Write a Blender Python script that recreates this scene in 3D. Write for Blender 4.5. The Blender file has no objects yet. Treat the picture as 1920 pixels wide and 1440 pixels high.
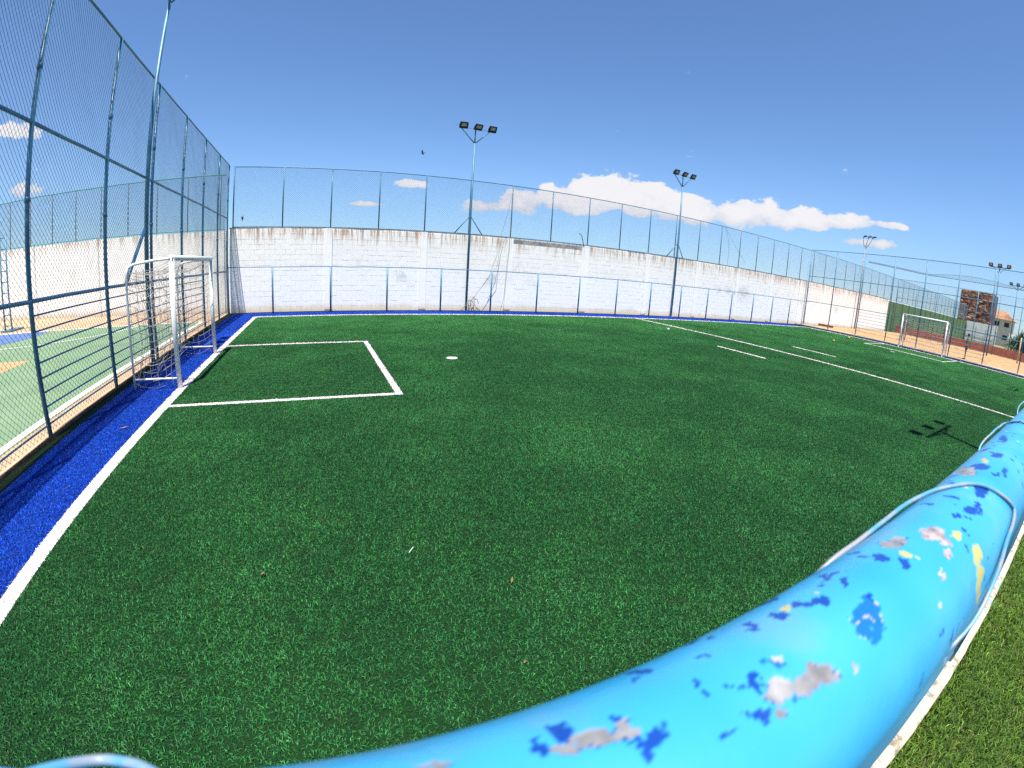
import bpy, math, random
import numpy as np
from mathutils import Vector, Matrix, noise

random.seed(7)
rng = np.random.default_rng(11)
SC = bpy.context.scene
COL = SC.collection
R = math.radians

# ------------------------------------------------------------------ camera
CAM_H = 1.8722
yaw, pitch, roll = 0.43481, -0.25166, 0.06169
fwd = Vector((math.sin(yaw) * math.cos(pitch), math.cos(yaw) * math.cos(pitch), math.sin(pitch)))
rgt = Vector((math.cos(yaw), -math.sin(yaw), 0.0))
upv = rgt.cross(fwd)
r2 = math.cos(roll) * rgt + math.sin(roll) * upv
u2 = -math.sin(roll) * rgt + math.cos(roll) * upv
cam = bpy.data.cameras.new("camera")
cam_ob = bpy.data.objects.new("camera", cam)
COL.objects.link(cam_ob)
cam_ob.matrix_world = Matrix(((r2.x, u2.x, -fwd.x, 0), (r2.y, u2.y, -fwd.y, 0), (r2.z, u2.z, -fwd.z, CAM_H), (0, 0, 0, 1)))
cam.type = 'PANO'                       # a wide action-camera lens
cam.sensor_fit = 'HORIZONTAL'
cam.sensor_width = 36.0
cam.clip_start = 0.01
cam.clip_end = 6000
cc = cam
cc.panorama_type = 'FISHEYE_LENS_POLYNOMIAL'
cc.fisheye_fov = R(200)
SG = -1.0
cc.fisheye_polynomial_k0 = 0.0
cc.fisheye_polynomial_k1 = SG * 0.06286263435
cc.fisheye_polynomial_k2 = SG * -1.19412e-05
cc.fisheye_polynomial_k3 = SG * -1.83799094e-05
cc.fisheye_polynomial_k4 = SG * 3.413984e-07
cam.lens = 50
cam.dof.use_dof = True
cam.dof.focus_distance = 5.0
cam.dof.aperture_fstop = 52.0
SC.camera = cam_ob

# ------------------------------------------------------------------ node helper
class NT:
    def __init__(s, tree):
        s.t = tree
    def n(s, typ, **kw):
        nd = s.t.nodes.new(typ)
        for k, v in kw.items():
            setattr(nd, k, v)
        return nd
    def put(s, sock, v):
        if v is None:
            return
        if isinstance(v, bpy.types.NodeSocket):
            s.t.links.new(v, sock)
        else:
            if sock.type == 'RGBA' and isinstance(v, (tuple, list)) and len(v) == 3:
                v = (*v, 1)
            sock.default_value = v
    def m(s, op, a, b=None, c=None, clamp=False):
        nd = s.n('ShaderNodeMath', operation=op, use_clamp=clamp)
        s.put(nd.inputs[0], a); s.put(nd.inputs[1], b); s.put(nd.inputs[2], c)
        return nd.outputs[0]
    def v(s, op, a, b=None):
        nd = s.n('ShaderNodeVectorMath', operation=op)
        s.put(nd.inputs[0], a); s.put(nd.inputs[1], b)
        return nd.outputs[0]
    def noise(s, vec, scale, detail=3, rough=0.55, lac=2.0):
        nd = s.n('ShaderNodeTexNoise')
        s.put(nd.inputs['Vector'], vec); nd.inputs['Scale'].default_value = scale
        nd.inputs['Detail'].default_value = detail; nd.inputs['Roughness'].default_value = rough
        return nd.outputs[0]
    def ss(s, x, a, b):                       # smoothstep
        nd = s.n('ShaderNodeMapRange', interpolation_type='SMOOTHSTEP')
        s.put(nd.inputs[0], x); s.put(nd.inputs[1], a); s.put(nd.inputs[2], b)
        return nd.outputs[0]
    def mix(s, f, a, b, mode='MIX'):
        nd = s.n('ShaderNodeMix', data_type='RGBA', blend_type=mode)
        s.put(nd.inputs[0], f); s.put(nd.inputs[6], a); s.put(nd.inputs[7], b)
        return nd.outputs[2]
    def xyz(s, vec):
        nd = s.n('ShaderNodeSeparateXYZ'); s.put(nd.inputs[0], vec)
        return nd.outputs
    def com(s, x, y, z):
        nd = s.n('ShaderNodeCombineXYZ')
        for i, q in enumerate((x, y, z)):
            s.put(nd.inputs[i], q)
        return nd.outputs[0]
    def pos(s):
        return s.n('ShaderNodeNewGeometry').outputs['Position']
    def bump(s, h, strength=0.3, dist=0.01):
        nd = s.n('ShaderNodeBump'); s.put(nd.inputs['Height'], h)
        nd.inputs['Strength'].default_value = strength; nd.inputs['Distance'].default_value = dist
        return nd.outputs[0]

# ------------------------------------------------------------------ sky, sun, exposure
SUN = Vector((-0.11, -0.285, 1.0)).normalized()
sun_el = math.asin(SUN.z)
sun_rot = math.atan2(SUN.x, SUN.y)
world = bpy.data.worlds.new("World")
SC.world = world
world.use_nodes = True
wt = NT(world.node_tree)
world.node_tree.nodes.clear()
sky = wt.n('ShaderNodeTexSky', sky_type='NISHITA', sun_disc=False, sun_elevation=sun_el, sun_rotation=sun_rot,
           altitude=300.0, air_density=1.0, dust_density=0.0, ozone_density=3.0)
SKY_STRENGTH = 0.080
dirv = wt.n('ShaderNodeTexCoord').outputs['Generated']
dx, dy, dz = wt.xyz(dirv)
az = wt.m('MULTIPLY', wt.m('ARCTAN2', dx, dy), 180 / math.pi)
el = wt.m('MULTIPLY', wt.m('ARCSINE', dz), 180 / math.pi)
nv = wt.com(wt.m('MULTIPLY', az, 0.1), wt.m('MULTIPLY', el, 0.16), 0.0)
n1 = wt.noise(nv, 2.6, 9, 0.62)
n2 = wt.noise(wt.v('ADD', nv, (7.3, 2.1, 4.0)), 0.9, 3, 0.5)
# cloud banks: azimuth (from +Y, clockwise), elevation, half width, half height, weight
BANKS = [(20.5, 7.7, 3.6, .95, .86), (25.0, 8.6, 4.0, 1.5, 1.0), (29.5, 9.0, 4.0, 1.9, 1.05), (34.0, 10.0, 4.2, 2.2, 1.25), (39.5, 9.9, 4.2, 2.1, 1.25), (45.5, 8.9, 4.6, 1.8, 1.2),
         (51.5, 9.0, 4.8, 1.6, 1.2), (57.5, 9.0, 4.8, 1.2, 1.12), (63.5, 9.2, 4.6, .85, 1.05), (68.0, 9.4, 3.0, .55, .9), (10.6, 9.8, 2.2, .62, .92), (5.6, 7.2, 3.0, .3, .74), (8.4, 7.9, 1.2, .3, .7),
         (-35.5, 14.2, 3.4, .8, .85), (-33.0, 8.4, 3.0, .9, .66), (66.0, 7.3, 5.0, .5, .70), (-90, 10, 14, 2.0, .9), (130, 9, 22, 2.2, 1.0), (-150, 11, 20, 2.4, 1.0)]
dens = None
for a, e, wa, we, k in BANKS:
    qa = wt.m('DIVIDE', wt.m('SUBTRACT', az, a), wa)
    qe = wt.m('DIVIDE', wt.m('SUBTRACT', el, e), we)
    g = wt.m('MULTIPLY', wt.m('EXPONENT', wt.m('MULTIPLY', wt.m('ADD', wt.m('MULTIPLY', qa, qa), wt.m('MULTIPLY', qe, qe)), -1.0)), k)
    dens = g if dens is None else wt.m('MAXIMUM', dens, g)
thick = wt.m('ADD', dens, wt.m('MULTIPLY', wt.m('SUBTRACT', n1, 0.5), 1.9))
mask = wt.m('MULTIPLY', wt.ss(thick, 0.36, 0.55), 0.95)
lit = wt.ss(wt.m('ADD', wt.m('MULTIPLY', thick, 0.6), wt.m('ADD', wt.m('MULTIPLY', wt.m('SUBTRACT', el, 9.0), 0.16), wt.m('MULTIPLY', wt.m('SUBTRACT', n1, 0.5), 1.2))), -0.25, 0.75)
cloud = wt.mix(lit, (0.31, 0.335, 0.40), (0.47, 0.46, 0.47))
skyc = wt.mix(1.0, sky.outputs[0], (SKY_STRENGTH * .80, SKY_STRENGTH * .96, SKY_STRENGTH * 1.13), 'MULTIPLY')
hz = wt.ss(el, 16.0, 0.0)
skyc = wt.mix(wt.m('MULTIPLY', hz, 0.45), skyc, (0.145, 0.23, 0.36))
final = wt.mix(mask, skyc, cloud)
bg = wt.n('ShaderNodeBackground')
wt.put(bg.inputs['Color'], final)
bg.inputs['Strength'].default_value = 1.0
wo = wt.n('ShaderNodeOutputWorld')
wt.t.links.new(bg.outputs[0], wo.inputs['Surface'])

sl = bpy.data.lights.new("sun", 'SUN')
sl.energy = 5.0
sl.angle = R(0.53)
sl.color = (1.0, 0.955, 0.89)
sun_ob = bpy.data.objects.new("sun", sl)
COL.objects.link(sun_ob)
sun_ob.rotation_euler = (-SUN).to_track_quat('-Z', 'Y').to_euler()
sun_ob.location = SUN * 60

SC.view_settings.view_transform = 'Standard'
SC.view_settings.look = 'None'
SC.view_settings.exposure = 1.0
SC.view_settings.gamma = 1.0
SC.render.engine = 'CYCLES'
SC.cycles.max_bounces = 6
SC.cycles.use_denoising = False

# ------------------------------------------------------------------ materials
MATS = {}
def new_mat(name):
    m = bpy.data.materials.new(name)
    m.use_nodes = True
    m.node_tree.nodes.clear()
    t = NT(m.node_tree)
    b = t.n('ShaderNodeBsdfPrincipled')
    o = t.n('ShaderNodeOutputMaterial')
    t.t.links.new(b.outputs[0], o.inputs[0])
    MATS[name] = m
    return m, t, b

def plain(name, col, col2=None, rough=0.6, metal=0.0, scale=8.0, lo=0.4, hi=0.65, bump=0.0, bscale=40.0, spec=0.5, detail=4):
    m, t, b = new_mat(name)
    p = t.pos()
    if col2 is None:
        col2 = tuple(c * 0.72 for c in col)
    f = t.ss(t.noise(p, scale, detail, 0.6), lo, hi)
    t.put(b.inputs['Base Color'], t.mix(f, col, col2))
    b.inputs['Roughness'].default_value = rough
    b.inputs['Metallic'].default_value = metal
    b.inputs['Specular IOR Level'].default_value = spec
    if bump:
        t.put(b.inputs['Normal'], t.bump(t.noise(p, bscale, 4, 0.6), bump, 0.01))
    return m

# weathered blue pipe paint, some rust and faded patches
m, t, b = new_mat('pipe_paint')
p = t.pos()
c = t.mix(t.ss(t.noise(p, 3.0, 4), .35, .7), (0.034, 0.130, 0.215), (0.055, 0.195, 0.300))
c = t.mix(t.ss(t.noise(t.v('MULTIPLY', p, (6, 6, 2.5)), 3.0, 5, .7), .64, .72), c, (0.10, 0.055, 0.035))
c = t.mix(t.ss(t.noise(t.v('ADD', p, (9, 3, 1)), 9.0, 4, .7), .62, .70), c, (0.16, 0.26, 0.33))
t.put(b.inputs['Base Color'], c)
b.inputs['Roughness'].default_value = 0.45
plain('wire_coat', (0.030, 0.080, 0.125), (0.014, 0.042, 0.07), 0.5)
plain('wire_grey', (0.22, 0.25, 0.28), (0.12, 0.15, 0.19), 0.5)
plain('net_green', (0.02, 0.24, 0.17), (0.03, 0.15, 0.12), 0.7)
plain('net_grey', (0.30, 0.31, 0.33), (0.18, 0.19, 0.20), 0.8)
plain('net_white', (0.42, 0.40, 0.36), (0.22, 0.20, 0.18), 0.9, scale=14)
plain('net_blue', (0.10, 0.16, 0.27), (0.06, 0.09, 0.16), 0.8)
m, t, b = new_mat('goal_white')
p = t.pos()
c = t.mix(t.ss(t.noise(p, 6, 5, .65), .55, .72), (0.72, 0.72, 0.70), (0.50, 0.48, 0.44))
c = t.mix(t.ss(t.noise(t.v('MULTIPLY', p, (9, 9, 5)), 2.5, 5, .7), .66, .72), c, (0.20, 0.11, 0.06))
t.put(b.inputs['Base Color'], c)
b.inputs['Roughness'].default_value = 0.4
plain('lamp_black', (0.012, 0.013, 0.015), (0.03, 0.03, 0.03), 0.45)
plain('lamp_glass', (0.42, 0.42, 0.36), (0.28, 0.28, 0.25), 0.18)
plain('cable_dark', (0.05, 0.045, 0.04), (0.10, 0.09, 0.08), 0.7)
plain('dry_vine', (0.26, 0.22, 0.14), (0.12, 0.12, 0.06), 0.9)
plain('concrete_grey', (0.30, 0.30, 0.29), (0.16, 0.16, 0.16), 0.9, scale=5, bump=.3)

# painted block wall: flaking white with rust and mould streaks
def wall_mat(name, up, low, stain=1.0, zsplit=1.72, ztop=3.24):
    m, t, b = new_mat(name)
    p = t.pos()
    x, y, z = t.xyz(p)
    sv = t.com(t.m('MULTIPLY', t.m('ADD', x, y), 5.5), 0.0, t.m('MULTIPLY', z, 0.30))
    st = t.noise(sv, 1.3, 5, 0.68)
    st2 = t.noise(t.v('ADD', sv, (31.0, 5.0, 2.0)), 2.6, 4, 0.7)
    big = t.noise(t.com(t.m('ADD', x, y), 0.0, t.m('MULTIPLY', z, .6)), 0.45, 3, 0.5)
    jit = t.noise(p, 0.8, 4, 0.6)
    split = t.ss(z, t.m('ADD', zsplit - 0.16, t.m('MULTIPLY', jit, 0.2)), t.m('ADD', zsplit, t.m('MULTIPLY', jit, 0.2)))
    c = t.mix(split, low, up)
    # overall mottling
    mo = t.ss(t.noise(p, 2.2, 6, 0.62), 0.46, 0.74)
    c = t.mix(t.m('MULTIPLY', mo, t.m('MULTIPLY_ADD', split, 0.14, 0.05)), c, (0.42, 0.38, 0.32))
    # mould streaks in the upper part
    fall = t.ss(z, ztop - 1.55, ztop - 0.05)
    k = t.m('MULTIPLY', t.ss(st, 0.50, 0.72), t.m('MULTIPLY', fall, t.ss(big, 0.38, 0.62)))
    c = t.mix(t.m('MULTIPLY', k, 0.38 * stain, clamp=True), c, (0.20, 0.175, 0.14))
    # rust runs just under the top rail
    fall2 = t.ss(z, t.m('SUBTRACT', ztop - 0.10, t.m('MULTIPLY', t.m('POWER', t.noise(t.com(t.m('ADD', x, y), 0, 0), 3.4, 4, .7), 2.0), 2.7)), ztop + 0.02)
    k2 = t.m('MULTIPLY', t.ss(st2, 0.46, 0.58), fall2)
    c = t.mix(t.m('MULTIPLY', k2, 0.9 * stain, clamp=True), c, t.mix(t.ss(st, .4, .6), (0.44, 0.20, 0.055), (0.24, 0.14, 0.075)))
    # mould patches near the joint of the two coats
    pm = t.m('MULTIPLY', t.ss(t.noise(t.com(t.m('MULTIPLY', x, .8), y, t.m('MULTIPLY', z, .5)), 0.8, 6, .72), .53, .70),
             t.m('MULTIPLY', t.ss(z, 0.9, 1.55), t.ss(z, 2.5, 1.65)))
    c = t.mix(t.m('MULTIPLY', pm, 0.55 * stain), c, (0.20, 0.20, 0.18))
    # splashed earth at the foot
    ft = t.ss(z, t.m('MULTIPLY', t.noise(t.com(x, y, 0.0), 1.3, 5, .7), 0.75), 0.0)
    c = t.mix(t.m('MULTIPLY', ft, 0.75), c, (0.52, 0.40, 0.25))
    t.put(b.inputs['Base Color'], c)
    b.inputs['Roughness'].default_value = 0.88
    b.inputs['Specular IOR Level'].default_value = 0.25
    t.put(b.inputs['Normal'], t.bump(t.noise(p, 38, 5, .65), 0.35, 0.006))
    return m
wall_mat('wall_white', (0.80, 0.775, 0.735), (0.80, 0.795, 0.785), .95)
wall_mat('wall_pillar', (0.83, 0.81, 0.78), (0.82, 0.815, 0.805), .4)
wall_mat('wall_plaster', (0.86, 0.835, 0.79), (0.86, 0.835, 0.79), .8, 0.9)
wall_mat('wall_mortar', (0.72, 0.70, 0.67), (0.76, 0.76, 0.77), .8)
plain('wall_green', (0.085, 0.155, 0.055), (0.06, 0.12, 0.045), 0.9, scale=1.5, bump=.2)
plain('wall_red', (0.42, 0.13, 0.07), (0.33, 0.10, 0.06), 0.9, scale=2, bump=.2)
plain('plaster_cream', (0.62, 0.58, 0.50), (0.5, 0.46, 0.4), 0.9, scale=2)
plain('roof_tile', (0.40, 0.22, 0.11), (0.28, 0.14, 0.07), 0.9, scale=5)
plain('glass_dark', (0.02, 0.025, 0.03), (0.04, 0.05, 0.06), 0.12)
for i, cc_ in enumerate([(0.42, 0.17, 0.09), (0.28, 0.12, 0.08), (0.55, 0.29, 0.16), (0.10, 0.06, 0.05), (0.36, 0.23, 0.18), (0.62, 0.40, 0.25)]):
    plain('stone_%d' % i, cc_, tuple(v * .6 for v in cc_), 0.9, scale=4, bump=.6, bscale=10)

# turf
def turf_mat(name, a, b_, dirt, big=0.35, attr=True, rough=0.5, spec=0.4, worn_haze=False, dk=.35, far_dark=None):
    m, t, b = new_mat(name)
    p = t.pos()
    f = t.ss(t.noise(p, big, 5, 0.6), 0.36, 0.66)
    f2 = t.noise(p, 5.0, 3, 0.6)
    if worn_haze:              # middle of play worn dark; far edges painted lighter for grazing light and haze
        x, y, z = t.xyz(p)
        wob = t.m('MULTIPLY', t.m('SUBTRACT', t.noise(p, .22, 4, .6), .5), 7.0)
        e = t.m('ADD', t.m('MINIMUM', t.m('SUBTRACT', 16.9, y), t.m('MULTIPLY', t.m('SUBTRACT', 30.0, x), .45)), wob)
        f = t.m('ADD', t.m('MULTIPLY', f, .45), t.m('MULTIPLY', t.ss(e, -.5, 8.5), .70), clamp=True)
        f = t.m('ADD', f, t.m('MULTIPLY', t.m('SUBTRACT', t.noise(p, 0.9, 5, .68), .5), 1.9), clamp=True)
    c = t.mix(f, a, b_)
    c = t.mix(t.m('MULTIPLY', t.ss(f2, .5, .75), dk), c, dirt)
    if far_dark:              # grazing-angle darkness painted into the strip at the sand end
        xx = t.xyz(p)[0]
        c = t.mix(t.ss(xx, 29.0, 30.3), c, far_dark)
    if attr:
        at = t.n('ShaderNodeAttribute', attribute_name='shade', attribute_type='GEOMETRY')
        c = t.mix(1.0, c, at.outputs['Color'], 'MULTIPLY')
    t.put(b.inputs['Base Color'], c)
    b.inputs['Roughness'].default_value = rough
    b.inputs['Specular IOR Level'].default_value = spec
    return m
turf_mat('blade_green', (0.036, 0.195, 0.045), (0.0125, 0.092, 0.0205), (0.030, 0.062, 0.022), worn_haze=True, spec=.15, rough=.6)
turf_mat('blade_blue', (0.004, 0.066, 0.42), (0.003, 0.046, 0.32), (0.02, 0.05, 0.20), spec=.12, far_dark=(0.012, 0.022, 0.065))
turf_mat('blade_white', (0.70, 0.70, 0.68), (0.58, 0.57, 0.54), (0.22, 0.19, 0.16), big=2.0, spec=.1, dk=.75)
turf_mat('blade_lawn', (0.082, 0.178, 0.016), (0.055, 0.130, 0.013), (0.14, 0.145, 0.035), big=1.2, spec=.2)
turf_mat('turf_green', (0.006, 0.028, 0.007), (0.004, 0.020, 0.006), (0.008, 0.018, 0.007), attr=False, rough=.9, spec=.1)
turf_mat('turf_blue', (0.003, 0.018, 0.16), (0.003, 0.014, 0.12), (0.01, 0.02, 0.08), attr=False, far_dark=(0.01, 0.014, 0.03), rough=.9, spec=.1)
turf_mat('turf_white', (0.58, 0.58, 0.56), (0.48, 0.47, 0.45), (0.22, 0.2, 0.18), attr=False, rough=.9, spec=.1, big=2.0)
turf_mat('turf_dark', (0.012, 0.035, 0.012), (0.02, 0.03, 0.015), (0.05, 0.04, 0.02), attr=False, rough=.9, spec=.1, big=1.5)
turf_mat('soil_lawn', (0.045, 0.075, 0.018), (0.035, 0.055, 0.015), (0.09, 0.07, 0.04), attr=False, rough=.95, spec=.1, big=1.5)
plain('sand', (0.37, 0.225, 0.10), (0.24, 0.14, 0.06), 0.95, scale=1.6, lo=.45, hi=.7, bump=.6, bscale=3.5)
plain('earth', (0.22, 0.20, 0.10), (0.12, 0.14, 0.05), 0.95, scale=.4)
plain('court_green', (0.150, 0.235, 0.118), (0.122, 0.200, 0.10), 0.8, scale=1.2, bump=.1)
plain('court_blue', (0.066, 0.125, 0.31), (0.055, 0.11, 0.27), 0.8, scale=1.2)
plain('court_orange', (0.46, 0.26, 0.11), (0.38, 0.21, 0.09), 0.8, scale=1.2)
plain('court_line', (0.74, 0.70, 0.60), (0.6, 0.55, 0.45), 0.8, scale=3)
plain('tan_concrete', (0.44, 0.30, 0.175), (0.34, 0.23, 0.135), 0.9, scale=2.5, bump=.3)
plain('edge_brown', (0.17, 0.075, 0.04), (0.08, 0.04, 0.025), 0.9, scale=6)
m, t, b = new_mat('kerb_paint')
p = t.pos()
c = t.mix(t.ss(t.noise(p, 9, 6, .7), .5, .62), (0.42, 0.38, 0.30), (0.20, 0.16, 0.11))
c = t.mix(t.ss(t.noise(t.v('ADD', p, (4, 4, 4)), 6, 6, .75), .58, .64), c, (0.08, 0.36, 0.52))
t.put(b.inputs['Base Color'], c); b.inputs['Roughness'].default_value = .9
t.put(b.inputs['Normal'], t.bump(t.noise(p, 60, 5, .7), .7, .01))
plain('leaf_dry', (0.20, 0.125, 0.055), (0.14, 0.08, 0.035), 0.8)
plain('plant_green', (0.030, 0.070, 0.020), (0.055, 0.10, 0.03), 0.6, scale=1.5)
plain('trunk', (0.13, 0.09, 0.06), None, 0.9)
plain('bird_dark', (0.020, 0.020, 0.022), (0.05, 0.04, 0.035), 0.7)
plain('skin', (0.23, 0.11, 0.065), (0.20, 0.095, 0.055), 0.55)
plain('hair', (0.010, 0.008, 0.007), None, 0.6)
plain('cloth_green', (0.020, 0.135, 0.060), (0.015, 0.10, 0.045), 0.9)
plain('cloth_black', (0.014, 0.014, 0.016), None, 0.9)
plain('cloth_navy', (0.02, 0.025, 0.045), None, 0.9)
plain('cloth_white', (0.80, 0.80, 0.78), None, 0.9)
plain('shoe', (0.03, 0.03, 0.03), None, 0.7)
plain('ball_yellow', (0.42, 0.36, 0.05), (0.34, 0.28, 0.04), 0.5)
plain('white_chip', (0.75, 0.73, 0.68), None, 0.7)
plain('wood_pale', (0.50, 0.40, 0.27), (0.35, 0.27, 0.18), 0.8)

# ------------------------------------------------------------------ mesh helpers
class MB:
    def __init__(s):
        s.v = []; s.f = []
    def add(s, vs, fs):
        o = len(s.v)
        s.v.extend([tuple(q) for q in vs])
        s.f.extend([tuple(i + o for i in f) for f in fs])
    def box(s, c, size, rz=0.0, rx=0.0, ry=0.0):
        hx, hy, hz_ = size[0] / 2, size[1] / 2, size[2] / 2
        M = Matrix.Rotation(rz, 3, 'Z') @ Matrix.Rotation(ry, 3, 'Y') @ Matrix.Rotation(rx, 3, 'X')
        vs = [M @ Vector((x, y, z)) + Vector(c) for x in (-hx, hx) for y in (-hy, hy) for z in (-hz_, hz_)]
        s.add(vs, [(0, 1, 3, 2), (4, 6, 7, 5), (0, 4, 5, 1), (2, 3, 7, 6), (0, 2, 6, 4), (1, 5, 7, 3)])
        return s
    def tube(s, pts, r, n=8, cap=True):
        pts = [Vector(q) for q in pts]
        rad = r if isinstance(r, (list, tuple)) else [r] * len(pts)
        vs, prev = [], None
        for i, q in enumerate(pts):
            d = (pts[min(i + 1, len(pts) - 1)] - pts[max(i - 1, 0)])
            d = d.normalized() if d.length > 1e-9 else Vector((0, 0, 1))
            if prev is None:
                a = Vector((0, 0, 1)) if abs(d.z) < 0.9 else Vector((1, 0, 0))
                u = d.cross(a).normalized()
            else:
                u = (prev - d * prev.dot(d))
                u = u.normalized() if u.length > 1e-9 else d.orthogonal().normalized()
            prev = u
            w = d.cross(u)
            for k in range(n):
                a = 2 * math.pi * k / n
                vs.append(q + (u * math.cos(a) + w * math.sin(a)) * rad[i])
        fs = []
        for i in range(len(pts) - 1):
            for k in range(n):
                k2 = (k + 1) % n
                fs.append((i * n + k, i * n + k2, (i + 1) * n + k2, (i + 1) * n + k))
        if cap:
            fs.append(tuple(range(n - 1, -1, -1)))
            fs.append(tuple((len(pts) - 1) * n + k for k in range(n)))
        s.add(vs, fs)
        return s
    def quad(s, a, b, c, d):
        s.add([a, b, c, d], [(0, 1, 2, 3)])
        return s
    def poly(s, pts, z):
        s.add([(x, y, z) for x, y in pts], [tuple(range(len(pts)))])
        return s
    def mesh(s, name, mat=None, smooth=False):
        me = bpy.data.meshes.new(name)
        me.from_pydata(s.v, [], s.f)
        if mat:
            me.materials.append(MATS[mat])
        if smooth:
            me.polygons.foreach_set('use_smooth', [True] * len(me.polygons))
        me.update()
        return me
    def build(s, name, mat, parent=None, smooth=False, loc=None):
        return obj(name, s.mesh(name, mat, smooth), parent, loc)

def obj(name, me, parent=None, loc=None):
    o = bpy.data.objects.new(name, me)
    COL.objects.link(o)
    if parent is not None:
        o.parent = parent
    if loc is not None:
        o.location = loc
    return o
def tag(o, label, cat, group=None):
    o['label'] = label; o['category'] = cat
    if group:
        o['group'] = group
    return o
def thing(name, label, cat, loc=(0, 0, 0), rz=0.0, group=None):
    o = bpy.data.objects.new(name, None)
    COL.objects.link(o)
    o.location = loc; o.rotation_euler = (0, 0, rz)
    o.empty_display_size = 0.2
    return tag(o, label, cat, group)
def kind(o, k, label=None, cat=None):
    o['kind'] = k
    if label: o['label'] = label
    if cat: o['category'] = cat
    return o
def sheet(name, pts, z, mat, label=None):
    o = MB().poly(pts, z).build(name, mat)
    kind(o, 'structure')
    if label: o['label'] = label
    return o
def rect(x0, y0, x1, y1):
    return [(x0, y0), (x1, y0), (x1, y1), (x0, y1)]

# ------------------------------------------------------------------ ground and surfaces
XG, XR, YN, YF = -2.222, 30.03, 1.06, 16.99      # goal lines, touchlines
XP, YP1, YP2 = 1.157, 6.40, 11.06                # penalty box
XH = 14.14
LW = 0.068                                       # half line width
sheet('ground', rect(-2500, -2500, 2500, 2500), -0.03, 'earth')
sheet('pitch', rect(XG, YN, XR, YF), 0.0, 'turf_green', 'dark green artificial turf football pitch')
for nm, rc in (('border_turf', rect(-3.2, 0.06, XG, 18.33)), ('border_turf', rect(XG, YF, XR, 18.33)), ('border_turf', rect(XR, 0.06, 31.74, 18.33)), ('border_turf', rect(XG, 0.06, XR, YN))):
    sheet(nm, rc, 0.0, 'turf_blue')
sheet('turf_edge', rect(-3.40, 0.06, -3.2, 18.33), 0.001, 'turf_dark')
LINES = {'goal_line': [rect(XG - LW, YN - LW, XG + LW, YF + LW)], 'far_goal_line': [rect(XR - .13, YN - LW, XR + .13, YF + LW)],
         'touchline': [rect(XG + LW, YF - .09, XR - .13, YF + .09)], 'near_touchline': [rect(XG + LW, YN - LW, XR - LW, YN + LW)],
         'halfway_line': [rect(XH - .068, YN + LW, XH + .068, YF - LW)]}
dP = XP - XG
XP2 = XR - dP
LINES['penalty_line'] = [rect(XG + LW, YP1 - .05, XP - .05, YP1 + .05), rect(XG + LW, YP2 - .05, XP - .05, YP2 + .05), rect(XP - .05, YP1 - .05, XP + .05, YP2 + .05)]
LINES['far_penalty_line'] = [rect(XP2 + .09, YP1 - .05, XR - .13, YP1 + .05), rect(XP2 + .09, YP2 - .05, XR - .13, YP2 + .05), rect(XP2 - .09, YP1 - .05, XP2 + .09, YP2 + .05)]
LINES['kick_off_mark'] = [rect(XH - 2.337 - .055, 7.86, XH - 2.337 + .055, 9.79)]
LINES['far_kick_off_mark'] = [rect(XH + 2.337 - .065, 7.86, XH + 2.337 + .065, 9.79)]
def disc(cx, cy, r, n=28):
    return [(cx + r * math.cos(2 * math.pi * k / n), cy + r * math.sin(2 * math.pi * k / n)) for k in range(n)]
SPOTS = [(2.685, 8.79, .115), (XR - (2.685 - XG), 8.79, .115)]
for nm, rcs in LINES.items():
    mb = MB()
    for rc in rcs:
        mb.poly(rc, 0.004)
    kind(mb.build(nm.replace('far_', '').replace('near_', ''), 'turf_white'), 'structure')
for k, (cx, cy, r) in enumerate(SPOTS):
    kind(MB().poly(disc(cx, cy, r), 0.004).build('penalty_spot', 'turf_white'), 'structure')

# neighbouring hard court beyond the left fence
sheet('court_apron', [(-3.43, -6), (-3.43, 18.5), (-16.5, 21.95), (-40, 28), (-40, -6)], -0.01, 'tan_concrete')
sheet('court_floor', rect(-20, -4, -3.86, 16.2), -0.006, 'court_green')
mb = MB()
mb.poly(rect(-4.02, -4, -3.88, 16.24), 0.0)
mb.poly(rect(-20, 16.1, -4.03, 16.22), 0.0)
kind(mb.build('court_boundary_line', 'court_line'), 'structure')
mb = MB()
arc = [(-9.5 + q * math.cos(a), 16.09 - abs(q * math.sin(a))) for q in (3.31,) for a in np.linspace(0, math.pi, 40)]
for k in range(39):
    a0, a1 = math.pi * k / 39, math.pi * (k + 1) / 39
    P = lambda r, a: (-9.5 + r * math.cos(a), 16.09 - r * math.sin(a), 0.002)
    mb.quad(P(3.31, a0), P(3.31, a1), P(3.39, a1), P(3.39, a0))
kind(mb.build('court_arc_line', 'court_line'), 'structure')
sheet('court_blue_key', [(-9.62, 16.08), (-9.5, 14.7), (-9.72, 14.05), (-10.07, 13.66), (-10.7, 13.4), (-11.4, 13.4), (-12.4, 14), (-12.7, 16.08)], -0.002, 'court_blue')
sheet('court_orange_area', rect(-11, 4.6, -7.03, 10.66), -0.002, 'court_orange')
# earthen edging board and kerb under the left fence
kind(MB().box((-3.405, 8.9, 0.0), (0.022, 18.9, 0.07)).build('edging_board', 'edge_brown'), 'structure')
kind(MB().box((-3.47, 8.9, 0.0), (0.06, 18.9, 0.045)).build('fence_kerb', 'tan_concrete'), 'structure')
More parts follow.
